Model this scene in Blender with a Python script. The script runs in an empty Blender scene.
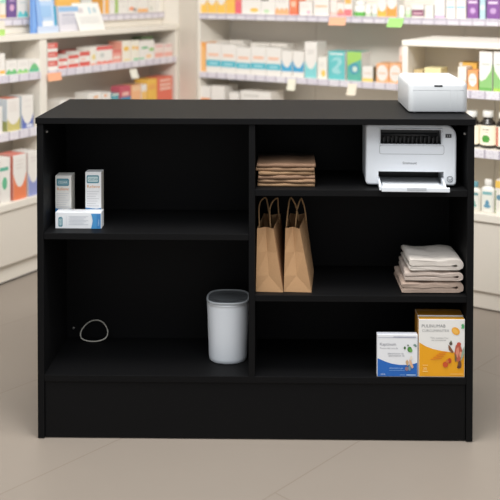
import bpy, bmesh, math, random
from math import sin, cos, radians, pi
from mathutils import Vector, Matrix, noise
random.seed(7)
scene = bpy.context.scene
COL = scene.collection

# ------------------------------------------------------------------ camera numbers
CX, CY, CZ = .06673, -2.4479, 1.25677
YAW, PIT, F, PX, PY, ROLL = .01423, -.02303, 900., 267.34, 4.615, .00143

def ray(px, py):
    a, b = px-PX, py-PY
    u = (cos(ROLL)*a+sin(ROLL)*b)/F; w = -(-sin(ROLL)*a+cos(ROLL)*b)/F
    y = cos(PIT)-sin(PIT)*w; z = sin(PIT)+cos(PIT)*w
    return cos(YAW)*u-sin(YAW)*y, sin(YAW)*u+cos(YAW)*y, z

def on_y(px, py, y):                     # point on the plane y = const -> x, z
    d = ray(px, py); t = (y-CY)/d[1]
    return CX+t*d[0], CZ+t*d[2]

def on_z(px, py, z):                     # point on a level plane -> x, y
    d = ray(px, py); t = (z-CZ)/d[2]
    return CX+t*d[0], CY+t*d[1]

class Frame:                             # a shelving front: u along it, v into it
    def __init__(s, ox, oy, deg): s.ox, s.oy, s.th = ox, oy, radians(deg)
    def world(s, u, v, z=0):
        return Vector((s.ox+u*cos(s.th)-v*sin(s.th), s.oy+u*sin(s.th)+v*cos(s.th), z))
    def at(s, px, py, v=0):
        d = ray(px, py); ox, oy = s.ox-sin(s.th)*v, s.oy+cos(s.th)*v
        nx, ny = -sin(s.th), cos(s.th)
        t = (nx*(ox-CX)+ny*(oy-CY))/(nx*d[0]+ny*d[1])
        X, Y, Z = CX+t*d[0], CY+t*d[1], CZ+t*d[2]
        return (X-ox)*cos(s.th)+(Y-oy)*sin(s.th), Z
FL = Frame(-1.1129, 1.3044, 60)
FC = Frame(.8112, 1.518, -30)
FR = Frame(.8112, 1.018, -30)

# ------------------------------------------------------------------ materials
def s2l(c): return c/12.92 if c <= .04045 else ((c+.055)/1.055)**2.4
MATS = {}
def mat(rgb, rough=.5, bump=0., scale=200., metal=0., var=.03, trans=0., coat=0., spec=.5):
    key = (tuple(rgb), rough, bump, scale, metal, var, trans, coat, spec)
    if key in MATS: return MATS[key]
    m = bpy.data.materials.new('mat_%d_%d_%d' % tuple(rgb)); m.use_nodes = True
    nt = m.node_tree; b = nt.nodes['Principled BSDF']
    c = tuple(s2l(x/255.) for x in rgb)
    tc = nt.nodes.new('ShaderNodeTexCoord'); no = nt.nodes.new('ShaderNodeTexNoise')
    no.inputs['Scale'].default_value = scale; no.inputs['Detail'].default_value = 3
    nt.links.new(tc.outputs['Object'], no.inputs['Vector'])
    mx = nt.nodes.new('ShaderNodeMix'); mx.data_type = 'RGBA'
    mx.inputs[6].default_value = (*[x*(1-var) for x in c], 1); mx.inputs[7].default_value = (*[min(1, x*(1+var)) for x in c], 1)
    nt.links.new(no.outputs['Fac'], mx.inputs[0]); nt.links.new(mx.outputs[2], b.inputs['Base Color'])
    b.inputs['Roughness'].default_value = rough; b.inputs['Metallic'].default_value = metal
    b.inputs['Transmission Weight'].default_value = trans; b.inputs['Coat Weight'].default_value = coat; b.inputs['Specular IOR Level'].default_value = spec
    if bump:
        bp = nt.nodes.new('ShaderNodeBump'); bp.inputs['Strength'].default_value = bump; bp.inputs['Distance'].default_value = .002
        nt.links.new(no.outputs['Fac'], bp.inputs['Height']); nt.links.new(bp.outputs['Normal'], b.inputs['Normal'])
    MATS[key] = m
    return m

def floor_mat():
    m = bpy.data.materials.new('floor_tile'); m.use_nodes = True; nt = m.node_tree; b = nt.nodes['Principled BSDF']
    tc = nt.nodes.new('ShaderNodeTexCoord'); mp = nt.nodes.new('ShaderNodeMapping')
    mp.inputs['Rotation'].default_value = (0, 0, radians(-TILE_ROT)); mp.inputs['Location'].default_value = TILE_OFF
    br = nt.nodes.new('ShaderNodeTexBrick'); br.offset = .5; br.inputs['Scale'].default_value = 1
    br.inputs['Brick Width'].default_value = .98; br.inputs['Row Height'].default_value = .49
    br.inputs['Mortar Size'].default_value = .0022; br.inputs['Mortar Smooth'].default_value = .3
    br.inputs['Color1'].default_value = (*[s2l(x/255) for x in FLOOR1], 1); br.inputs['Color2'].default_value = (*[s2l(x/255) for x in FLOOR2], 1)
    br.inputs['Mortar'].default_value = (*[s2l(x/255) for x in (146, 134, 122)], 1)
    no = nt.nodes.new('ShaderNodeTexNoise'); no.inputs['Scale'].default_value = 3.5; no.inputs['Detail'].default_value = 8; no.inputs['Roughness'].default_value = .65
    mx = nt.nodes.new('ShaderNodeMix'); mx.data_type = 'RGBA'; mx.blend_type = 'MULTIPLY'; mx.inputs[0].default_value = .35
    rp = nt.nodes.new('ShaderNodeValToRGB'); rp.color_ramp.elements[0].color = (.78, .77, .76, 1); rp.color_ramp.elements[1].color = (1, 1, 1, 1)
    nt.links.new(tc.outputs['Object'], mp.inputs[0]); nt.links.new(mp.outputs[0], br.inputs['Vector']); nt.links.new(tc.outputs['Object'], no.inputs['Vector'])
    nt.links.new(no.outputs['Fac'], rp.inputs[0]); nt.links.new(br.outputs['Color'], mx.inputs[6]); nt.links.new(rp.outputs[0], mx.inputs[7])
    nt.links.new(mx.outputs[2], b.inputs['Base Color']); b.inputs['Roughness'].default_value = .42; b.inputs['Specular IOR Level'].default_value = .4
    return m

def rail_mat():                           # price rail: pale lavender strip with lighter paper tags and small grey print
    m = bpy.data.materials.new('price_rail_tags'); m.use_nodes = True; nt = m.node_tree; b = nt.nodes['Principled BSDF']
    tc = nt.nodes.new('ShaderNodeTexCoord'); sp = nt.nodes.new('ShaderNodeSeparateXYZ'); nt.links.new(tc.outputs['Object'], sp.inputs[0])
    cb = nt.nodes.new('ShaderNodeCombineXYZ'); nt.links.new(sp.outputs[0], cb.inputs[0]); nt.links.new(sp.outputs[2], cb.inputs[1])
    br = nt.nodes.new('ShaderNodeTexBrick'); br.offset = 0; br.inputs['Scale'].default_value = 1; br.inputs['Brick Width'].default_value = .058
    br.inputs['Row Height'].default_value = .2; br.inputs['Mortar Size'].default_value = .004; br.inputs['Mortar Smooth'].default_value = .1
    br.inputs['Color1'].default_value = (.82, .79, .82, 1); br.inputs['Color2'].default_value = (.72, .68, .74, 1); br.inputs['Mortar'].default_value = (.50, .46, .52, 1)
    mp = nt.nodes.new('ShaderNodeMapping'); mp.inputs['Location'].default_value = (.01, .1, 0)
    nt.links.new(cb.outputs[0], mp.inputs[0]); nt.links.new(mp.outputs[0], br.inputs['Vector'])
    no = nt.nodes.new('ShaderNodeTexNoise'); no.inputs['Scale'].default_value = 130; nt.links.new(tc.outputs['Object'], no.inputs['Vector'])
    rp = nt.nodes.new('ShaderNodeValToRGB'); rp.color_ramp.elements[0].position = .36; rp.color_ramp.elements[0].color = (.62, .55, .66, 1)
    rp.color_ramp.elements[1].position = .5; rp.color_ramp.elements[1].color = (1, 1, 1, 1); nt.links.new(no.outputs['Fac'], rp.inputs[0])
    mx = nt.nodes.new('ShaderNodeMix'); mx.data_type = 'RGBA'; mx.blend_type = 'MULTIPLY'; mx.inputs[0].default_value = .5
    nt.links.new(br.outputs['Color'], mx.inputs[6]); nt.links.new(rp.outputs[0], mx.inputs[7]); nt.links.new(mx.outputs[2], b.inputs['Base Color'])
    b.inputs['Roughness'].default_value = .4
    return m

def perf_mat(rgb):                        # finely perforated metal back panel
    m = bpy.data.materials.new('perforated_panel'); m.use_nodes = True; nt = m.node_tree; b = nt.nodes['Principled BSDF']
    tc = nt.nodes.new('ShaderNodeTexCoord'); vo = nt.nodes.new('ShaderNodeTexVoronoi'); vo.inputs['Scale'].default_value = 70; vo.inputs['Randomness'].default_value = 0
    nt.links.new(tc.outputs['Object'], vo.inputs['Vector'])
    rp = nt.nodes.new('ShaderNodeValToRGB'); rp.color_ramp.elements[0].position = .12; rp.color_ramp.elements[1].position = .2
    c = [s2l(x/255) for x in rgb]; rp.color_ramp.elements[0].color = (*[x*.78 for x in c], 1); rp.color_ramp.elements[1].color = (*c, 1)
    nt.links.new(vo.outputs['Distance'], rp.inputs[0]); nt.links.new(rp.outputs[0], b.inputs['Base Color']); b.inputs['Roughness'].default_value = .55
    return m

FLOOR1 = (158, 147, 136); FLOOR2 = (155, 144, 133); TILE_ROT = 48; TILE_OFF = (.15, .2105, 0)
BLACK = mat((17, 17, 18), .55, .12, 260, var=.12, spec=.10)
BLACK_IN = BLACK
CREAM = mat((236, 229, 217), .45)
CREAMD = mat((226, 218, 206), .5)
WHITE = mat((236, 236, 236), .5)
RAIL = rail_mat()
PERF = perf_mat((240, 234, 225))
PERFW = perf_mat((206, 199, 188))

# ------------------------------------------------------------------ mesh builder
class MB:
    def __init__(s): s.bm = bmesh.new(); s.mats = []
    def mi(s, m):
        if m not in s.mats: s.mats.append(m)
        return s.mats.index(m)
    def box(s, x0, x1, y0, y1, z0, z1, m, bevel=0., seg=2, facemats=None):
        i = s.mi(m)
        v = [s.bm.verts.new(p) for p in ((x0,y0,z0),(x1,y0,z0),(x1,y1,z0),(x0,y1,z0),(x0,y0,z1),(x1,y0,z1),(x1,y1,z1),(x0,y1,z1))]
        fs = {}
        for k, q in dict(bottom=(3,2,1,0), top=(4,5,6,7), front=(0,1,5,4), right=(1,2,6,5), back=(2,3,7,6), left=(3,0,4,7)).items():
            f = s.bm.faces.new([v[j] for j in q]); f.material_index = i; fs[k] = f
        for k, mm in (facemats or {}).items(): fs[k].material_index = s.mi(mm)
        if bevel:
            es = set(e for f in fs.values() for e in f.edges)
            bmesh.ops.bevel(s.bm, geom=list(es), offset=bevel, segments=seg, affect='EDGES', profile=.5)
        return s
    def poly(s, pts, m):
        f = s.bm.faces.new([s.bm.verts.new(p) for p in pts]); f.material_index = s.mi(m); return s
    def tube(s, pts, r, m, n=8, closed=False):
        i = s.mi(m); P = [Vector(p) for p in pts]; N = len(P); rings = []
        up = Vector((.13, .31, .94)).normalized()
        for k in range(N):
            a = P[(k-1) % N] if closed else P[max(k-1, 0)]; b = P[(k+1) % N] if closed else P[min(k+1, N-1)]
            t = (b-a).normalized(); e1 = t.cross(up)
            if e1.length < .05: e1 = t.cross(Vector((1, 0, 0)))
            e1.normalize(); e2 = t.cross(e1)
            rings.append([s.bm.verts.new(P[k]+e1*r*cos(2*pi*j/n)+e2*r*sin(2*pi*j/n)) for j in range(n)])
        for k in range(N if closed else N-1):
            A, B = rings[k], rings[(k+1) % N]
            for j in range(n):
                f = s.bm.faces.new((A[j], A[(j+1) % n], B[(j+1) % n], B[j])); f.material_index = i; f.smooth = True
        if not closed:
            for R in (rings[0], rings[-1]):
                f = s.bm.faces.new(R); f.material_index = i
        return s
    def loft(s, rings, m, smooth=True, cap=True, mats=None):
        i = s.mi(m); V = [[s.bm.verts.new(p) for p in r] for r in rings]; n = len(V[0])
        for k in range(len(V)-1):
            ii = s.mi(mats[k]) if mats else i
            for j in range(n):
                f = s.bm.faces.new((V[k][j], V[k][(j+1) % n], V[k+1][(j+1) % n], V[k+1][j])); f.material_index = ii; f.smooth = smooth
        if cap:
            for r, k in ((V[0], 0), (V[-1], -1)):
                f = s.bm.faces.new(r); f.material_index = s.mi(mats[k]) if mats else i
        return s
    def lathe(s, prof, m, n=24, cx=0, cy=0, sx=1, sy=1, power=2., mats=None):
        def ring(r, z):
            out = []
            for j in range(n):
                a = 2*pi*j/n; c, q = cos(a), sin(a)
                out.append((cx+sx*r*math.copysign(abs(c)**(2/power), c), cy+sy*r*math.copysign(abs(q)**(2/power), q), z))
            return out
        return s.loft([ring(r, z) for r, z in prof], m, mats=mats)
    def text(s, body, size, x, z, y, m, align='LEFT', rot=0):
        cu = bpy.data.curves.new('t', 'FONT'); cu.body = body; cu.size = size; cu.align_x = align; cu.resolution_u = 2
        o = bpy.data.objects.new('t', cu); COL.objects.link(o); dg = bpy.context.evaluated_depsgraph_get(); dg.update()
        me = bpy.data.meshes.new_from_object(o.evaluated_get(dg)); bpy.data.objects.remove(o)
        me.transform(Matrix.Translation((x, y, z)) @ Matrix.Rotation(pi/2, 4, 'X') @ Matrix.Rotation(rot, 4, 'Z'))
        i = s.mi(m); n0 = len(s.bm.faces); s.bm.from_mesh(me); s.bm.faces.ensure_lookup_table()
        for f in s.bm.faces[n0:]: f.material_index = i
        bpy.data.meshes.remove(me); return s
    def build(s, name, parent=None, smooth=None, fix=True):
        if fix: bmesh.ops.recalc_face_normals(s.bm, faces=[f for f in s.bm.faces])
        me = bpy.data.meshes.new(name); s.bm.to_mesh(me); s.bm.free()
        for m in s.mats: me.materials.append(m)
        o = bpy.data.objects.new(name, me); COL.objects.link(o)
        if parent is not None: o.parent = parent
        if smooth: me.polygons.foreach_set('use_smooth', [True]*len(me.polygons))
        return o

def tag(o, label=None, cat=None, group=None, kind=None):
    if label: o['label'] = label
    if cat: o['category'] = cat
    if group: o['group'] = group
    if kind: o['kind'] = kind
    return o
def empty(name, loc, rz=0):
    o = bpy.data.objects.new(name, None); COL.objects.link(o); o.location = loc; o.rotation_euler.z = rz; o.empty_display_size = .05
    return o
def place(o, loc, rz=0): o.location = loc; o.rotation_euler.z = rz; return o
def part_box(name, parent, x0, x1, y0, y1, z0, z1, m, bevel=.001, **k):
    return MB().box(x0, x1, y0, y1, z0, z1, m, bevel, **k).build(name, parent)
def struct(o): o['kind'] = 'structure'; return o
def copy_tree(o, parent=None):
    c = o.copy(); COL.objects.link(c)
    if parent is not None: c.parent = parent
    for ch in list(o.children): copy_tree(ch, c)
    return c

# ------------------------------------------------------------------ room
WB = 2.75
fl = MB().box(-4.2, 4.6, -4.2, 5.2, -.05, 0, floor_mat()).build('floor'); struct(fl)
def wall(name, F, u0, u1, v0, v1, z1=2.8):
    o = MB().box(u0, u1, v0, v1, 0, z1, CREAM).build(name); place(o, F.world(0, 0), F.th); return struct(o)
wall('wall_left', FL, -3.2, 1.24, .36, .46)
wall('wall_back', FC, -1.35, 3.6, .36, .46)
# boxed-in corner column between the two runs of shelving
uLe = FL.at(178.3, 60)[0]; uD0 = FL.at(40.2, 60)[0]; uD1 = FL.at(47, 60)[0]; CU0 = FC.at(198, 50)[0]; A = FL.world(uLe+.004, 0); B = FC.world(CU0-.008, 0); C2 = FC.world(CU0-.008, .46); D2 = FL.world(uLe+.004, .46)
m = MB(); ring = [A, B, C2, D2]
m.loft([[(p.x, p.y, z) for p in ring] for z in (0, 2.8)], CREAM, smooth=False)
struct(m.build('trim_1'))

# ------------------------------------------------------------------ black cabinet
H = .8895; T = .018; DEP = .401; BK = .266
cab = empty('shelf_counter', (0, 0, 0))
tag(cab, 'matt black open-fronted counter cabinet with five shelf bays standing on the tiles', 'cabinet')
part_box('top_panel', cab, -.603, .599, -.003, DEP, H-.0165, H, BLACK)
XL, XR = -.6, .5965
part_box('side_panel', cab, XL, XL+T, 0, DEP-.002, .0022, H-.0165, BLACK)
part_box('side_panel', cab, XR-T, XR, 0, DEP-.002, .0022, H-.0165, BLACK)
part_box('back_panel', cab, XL+T, XR-T, BK, BK+.008, .0025, H-.0165, BLACK, bevel=0)
ZD = .1777; DT = .018
part_box('bottom_shelf', cab, XL+T, XR-T, .001, BK, ZD-DT, ZD, BLACK)
part_box('plinth_panel', cab, XL+T+.001, XR-T-.001, .005, .022, .003, ZD-DT, BLACK)
xd0 = on_y(248.7, 240, 0)[0]; xd1 = on_y(255, 240, 0)[0]
part_box('divider', cab, xd0, xd1, .001, BK, ZD, H-.0165, BLACK)
ZS1 = on_y(145, 233.8, 0)[1]; ZS2 = on_y(360, 190.3, 0)[1]; ZS3 = on_y(360, 296, 0)[1]
part_box('shelf', cab, XL+T, xd0, .002, BK, ZS1-.0175, ZS1, BLACK)
part_box('shelf', cab, xd1, XR-T, .002, BK, ZS2-.0175, ZS2, BLACK)
part_box('shelf', cab, xd1, XR-T, .002, BK, ZS3-.0175, ZS3, BLACK)
for x in (XL+.009, XR-.009):
    for y in (.02, DEP-.025):
        MB().lathe([(.0085, 0), (.0085, .0022)], mat((20, 20, 20), .6), 16, x, y).build('foot', cab)
STEEL = mat((150, 148, 144), .35, metal=.8)
def screw(px, py, y, side):
    x, z = on_y(px, py, y)
    if side == 'back':
        o = MB().lathe([(.0045, 0), (.0045, .0015), (.0025, .0028), (.001, .003)], STEEL, 12).build('screw', cab); o.rotation_euler.x = pi/2; o.location = (x, BK, z)
    else:
        o = MB().lathe([(.0045, 0), (.0045, .002), (.003, .006), (.001, .0065)], STEEL, 12).build('shelf_pin', cab)
        o.rotation_euler.y = pi/2*side; o.location = (XL+T if side > 0 else XR-T, y, z)
    return o
screw(73.5, 328, BK, 'back')
screw(46.5, 131.5, .03, 1); screw(465.2, 133.5, .03, -1)

# ------------------------------------------------------------------ cartons
EPS = .0003
def ell(cx, cz, rx, rz, n=18, a0=0, a1=2*pi): return [(cx+rx*cos(a0+(a1-a0)*k/n), cz+rz*sin(a0+(a1-a0)*k/n)) for k in range(n)]
def hills(y0, amp, n, peak=1.): # polygon from base up to a wavy line
    pts = [(0, 0), (1, 0)]
    for k in range(28, -1, -1):
        x = k/28; pts.append((x, y0+amp*abs(sin(pi*n*x))**peak))
    return pts
def bowl(y0, amp, n=1): # white tongue dips down into the coloured foot
    pts = [(0, 0), (1, 0)]
    for k in range(28, -1, -1):
        x = k/28; q = abs(cos(pi*n*x)) if n > 1 else abs(2*x-1)
        pts.append((x, y0+amp*q**2.2))
    return pts
def rrect(x0, x1, z0, z1, r, rz=None, n=5):
    rz = rz or r; out = []
    for cx, cz, a in ((x1-r, z0+rz, -pi/2), (x1-r, z1-rz, 0), (x0+r, z1-rz, pi/2), (x0+r, z0+rz, pi)):
        for k in range(n+1): out.append((cx+r*cos(a+k*pi/2/n), cz+rz*sin(a+k*pi/2/n)))
    return out
def R(x0, x1, z0, z1): return [(x0, z0), (x1, z0), (x1, z1), (x0, z1)]

def soft(c):                              # pale matt printing inks
    return tuple(round(.77*x+.23*y) for x, y in zip(c, (226, 214, 200)))
def carton(w, h, d, base, design=(), top=None, side=None, bevel=.0006, name='medicine_carton', sidedesign=()):
    mb = MB(); fm = {}
    if top: fm['top'] = mat(soft(top), .45)
    if side: fm['left'] = mat(side, .45); fm['right'] = mat(side, .45)
    mb.box(-w/2, w/2, 0, d, 0, h, mat(soft(base), .45), bevel, 1, facemats=fm)
    lay = 1
    for pts, col in design:
        mm = mat(soft(col), .42)
        P = [(min(max(x, .004), .996), min(max(z, .004), .996)) for x, z in pts]
        mb.poly([(-w/2+x*w, -EPS*lay, z*h) for x, z in P], mm); lay += 1
    for pts, col in sidedesign:           # printed on both end faces
        mm = mat(soft(col), .42)
        P = [(min(max(x, .004), .996), min(max(z, .004), .996)) for x, z in pts]
        mb.poly([(-w/2-EPS, d-x*d, z*h) for x, z in P], mm)
        mb.poly([(w/2+EPS, x*d, z*h) for x, z in P], mm)
    # closing-flap seam across the top
    mb.box(-w/2+.003, w/2-.003, d*.5-.0003, d*.5+.0003, h-.0002, h+.0003, mat((150, 146, 140), .6))
    return mb.build(name, fix=False)

def lines(x0, x1, zs, col=(170, 165, 160), t=.014):
    return [(R(x0, x1-(i % 3)*.08*(x1-x0), z, z+t), col) for i, z in enumerate(zs)]

def row(F, v, z, group, items, d=.09):
    for it in items:
        x0, x1, yt, base, design, label = it[:6]; k = dict(it[6]) if len(it) > 6 else {}
        vv = k.pop('v', v); dd = k.pop('d', d); gap = k.pop('gap', .0012); zz = k.pop('z', z); hh = k.pop('h', None)
        um = .5*(F.at(x0, yt+10, vv)[0]+F.at(x1, yt+10, vv)[0])
        u0 = F.at(x0, yt+12, vv)[0]+gap; u1 = F.at(x1, yt+12, vv)[0]-gap
        h = hh or F.at((x0+x1)/2, yt, vv)[1]-zz
        o = carton(u1-u0, h, dd, base, design, **k)
        place(o, F.world((u0+u1)/2, vv, zz), F.th); tag(o, label, 'carton', group)

# ------------------------------------------------------------------ shelving units
def unit_parts(F, root, boxes):
    for nm, u0, u1, v0, v1, z0, z1, m in boxes:
        o = MB().box(u0, u1, v0, v1, z0, z1, m, .0015 if nm != 'back_panel' else 0, 1).build(nm, root)
def rail(root, u0, u1, v, z0, z1):
    MB().box(u0, u1, v-.008, v, z0, z1, RAIL, .001, 1).build('price_rail', root)

# left-hand run
ZLB = 1.0105; ZCT = FL.at(0, 36)[1]
ZU = FL.at(105, 13.8, .1)[1]; ZM = .837+.032; ZB = FL.at(0, 201.4)[1]+.004
Zb = FL.at(0, 133.6)[1]
L = empty('wall_shelving', FL.world(0, 0), FL.th)
tag(L, 'long cream shelving run with counter-height ledge along the left wall', 'shelving')
LD = .30
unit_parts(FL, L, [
    ('ledge', -.55, uLe, -.006, LD+.05, ZLB, ZCT, CREAM),
    ('side_panel', uD0, uD1, 0, LD, ZB, ZLB, CREAM),
    ('side_panel', uLe-.022, uLe, 0, LD, 0, ZLB, CREAM),
    ('side_panel', -.55, -.528, 0, LD, 0, ZLB, CREAM),
    ('back_panel', -.528, uD0, .155+.02, .165+.02, ZB, ZLB, CREAMD),
    ('back_panel', uD1, uLe-.022, .16+.02, .17+.02, ZB, ZLB, mat((222, 212, 200), .6)),
    ('shelf', -.528, uD0, 0, .174, ZM-.02, ZM, CREAM), ('shelf', uD1, uLe-.022, 0, .179, ZM-.02, ZM, CREAM),
    ('shelf', -.528, uD0, 0, .174, Zb-.02, Zb, CREAM), ('shelf', uD1, uLe-.022, 0, .179, Zb-.02, Zb, CREAM),
    ('base_shelf', -.55, uLe-.022, -.075, LD, ZB-.03, ZB, CREAM),
    ('base_panel', -.55, uLe-.022, -.065, LD-.02, .085, ZB-.03, CREAMD),
    ('plinth', -.55, uLe-.022, -.04, LD-.04, .008, .085, CREAM),
    ('shadow_strip', -.55, uLe-.022, -.035, LD-.06, 0, .008, mat((30, 28, 26), .7)),  # near-black strip standing in for the shade where plinth meets floor
    ('shelf', -.55, uLe, .10, LD+.04, ZU-.034, ZU, CREAM),
    ('riser_panel', -.55, uLe, .112, .122, ZCT, ZU-.034, CREAM),
    ('back_panel', -.55, uLe, LD+.04, LD+.05, ZCT, 2.1, mat((206, 197, 184), .6)),
    ('side_panel', uLe-.02, uLe, .10, LD+.04, ZU, 2.1, CREAM),
    ('shelf', -.55, uLe-.02, .10, LD+.04, 1.45, 1.47, CREAM)])
rail(L, -.528, uD0-.0015, 0, ZM-.033, ZM); rail(L, uD1+.0015, uLe-.024, 0, ZM-.033, ZM)
rail(L, -.528, uD0-.0015, 0, Zb-.036, Zb); rail(L, uD1+.0015, uLe-.024, 0, Zb-.036, Zb)
rail(L, -.545, uLe-.004, .10, ZU-.034, ZU-.002)

# centre run
ZCA = 1.107; ZCB = .8045; ZCC = .57
CDP = .28
Cc = empty('wall_shelving', FC.world(0, 0), FC.th)
tag(Cc, 'cream wall shelving with perforated grey back panel behind the counter', 'shelving')
unit_parts(FC, Cc, [
    ('side_panel', CU0-.004, CU0+.012, 0, CDP+.01, 0, 2.1, CREAM),
    ('back_panel', CU0+.012, -.8105, CDP, CDP+.01, 0, 2.1, PERF), ('back_panel', -.8085, -.0215, CDP, CDP+.01, 0, 2.1, PERF),
    ('back_panel', -.0195, 1.2, CDP, CDP+.01, 0, 2.1, PERF),
    ('shelf', CU0+.012, 1.2, 0, CDP, ZCA-.012, ZCA, CREAM), ('shelf', CU0+.012, 1.2, 0, CDP, ZCB-.012, ZCB, CREAM),
    ('shelf', CU0+.012, 1.2, 0, CDP, ZCC-.012, ZCC, CREAM), ('shelf', CU0+.012, 1.2, 0, CDP, .2, .22, CREAM),
    ('shelf', CU0+.012, 1.2, 0, CDP, 1.45, 1.47, CREAM), ('side_panel', 1.2, 1.22, 0, CDP+.01, 0, 2.1, CREAM)])
for z in (ZCA, ZCB, ZCC): rail(Cc, CU0+.013, 1.198, 0, z-.030, z)

# right-hand low unit in front of the centre run
ZR1 = .848; ZR2 = .624; ZR3 = .377; RU0 = FR.at(402, 60)[0]; RU1 = .75; RD = .36; RBK = .19
Rr = empty('display_shelving', FR.world(0, 0), FR.th)
tag(Rr, 'low white display shelving with flat top standing right of the black counter', 'shelving')
unit_parts(FR, Rr, [
    ('top_panel', RU0, RU1, -.004, RD, 1.010, 1.032, CREAM),
    ('side_panel', RU0, RU0+.025, 0, RD, 0, 1.010, CREAM), ('side_panel', RU1-.025, RU1, 0, RD, 0, 1.010, CREAM),
    ('back_panel', RU0+.025, .0272, RBK, RBK+.01, ZR3, 1.010, mat((234, 226, 212), .5)), ('back_panel', .0292, RU1-.025, RBK, RBK+.01, ZR3, 1.010, mat((234, 226, 212), .5)),
    ('shelf', RU0+.025, RU1-.025, 0, RBK, ZR1-.015, ZR1, CREAM), ('shelf', RU0+.025, RU1-.025, 0, RBK, ZR2-.015, ZR2, CREAM),
    ('base_shelf', RU0+.025, RU1-.025, -.01, RBK, ZR3-.03, ZR3, CREAM),
    ('base_panel', RU0+.025, RU1-.025, 0, .02, .075, ZR3-.03, CREAMD),
    ('plinth', RU0+.025, RU1-.025, .012, .03, .006, .075, CREAMD)])
rail(Rr, RU0+.026, RU1-.026, 0, ZR1-.031, ZR1); rail(Rr, RU0+.026, RU1-.026, 0, ZR2-.033, ZR2)

# ------------------------------------------------------------------ hanging shelf tags
def shelf_tag(F, px0, px1, py0, py1, rgb, label, skew=0., v=-.0125):
    u0, z1 = F.at(px0, py0, v); u1, _ = F.at(px1, py0, v); _, z0 = F.at(px0, py1, v)
    w = u1-u0; h = z1-z0
    mb = MB(); pr = [(0, .0), (-.0012, -.35*h), (-.004, -.8*h), (-.006, -h)]
    for th_ in (0,):
        ringsF = [[(-w/2+skew*w*t, y, z) for t, (y, z) in zip((0, .3, .8, 1), pr)], [(w/2+skew*w*t, y, z) for t, (y, z) in zip((0, .3, .8, 1), pr)]]
        i = mb.mi(mat(rgb, .6))
        A_ = [mb.bm.verts.new(p) for p in ringsF[0]]; B_ = [mb.bm.verts.new(p) for p in ringsF[1]]
        A2 = [mb.bm.verts.new((p[0], p[1]+.0012, p[2])) for p in ringsF[0]]; B2 = [mb.bm.verts.new((p[0], p[1]+.0012, p[2])) for p in ringsF[1]]
        for a, b in ((A_, B_), (B2, A2), (A2, A_), (B_, B2)):
            for k in range(3): mb.bm.faces.new((a[k], b[k], b[k+1], a[k+1]))
        mb.bm.faces.new((A_[0], A2[0], B2[0], B_[0])); mb.bm.faces.new((A_[3], B_[3], B2[3], A2[3]))
    o = mb.build('shelf_tag'); place(o, F.world((u0+u1)/2, v, z1), F.th)
    tag(o, label, 'tag', 'paper tags hanging from the price rails')
shelf_tag(FL, 47.5, 61, 73.5, 81.5, (250, 178, 140), 'orange paper tag hanging on the rail below the stacked red cartons')
shelf_tag(FL, 129.5, 136.5, 69.5, 79, (244, 240, 224), 'small white tag tilted under the rail below the yellow spotted cartons', .25)
shelf_tag(FC, 329.5, 346, 17, 25, (252, 186, 150), 'orange paper tag hanging from the top centre shelf rail', -.03)
shelf_tag(FC, 389, 404, 18, 27, (172, 232, 130), 'lime green paper tag hanging from the top centre shelf rail', -.15)
shelf_tag(FC, 288, 296, 79, 90, (246, 242, 222), 'small white tag hanging below the blue scalloped cartons', -.12)
shelf_tag(FC, 348, 357, 83.5, 95, (247, 236, 216), 'small cream tag hanging below the green and teal carton', -.15)

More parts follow.
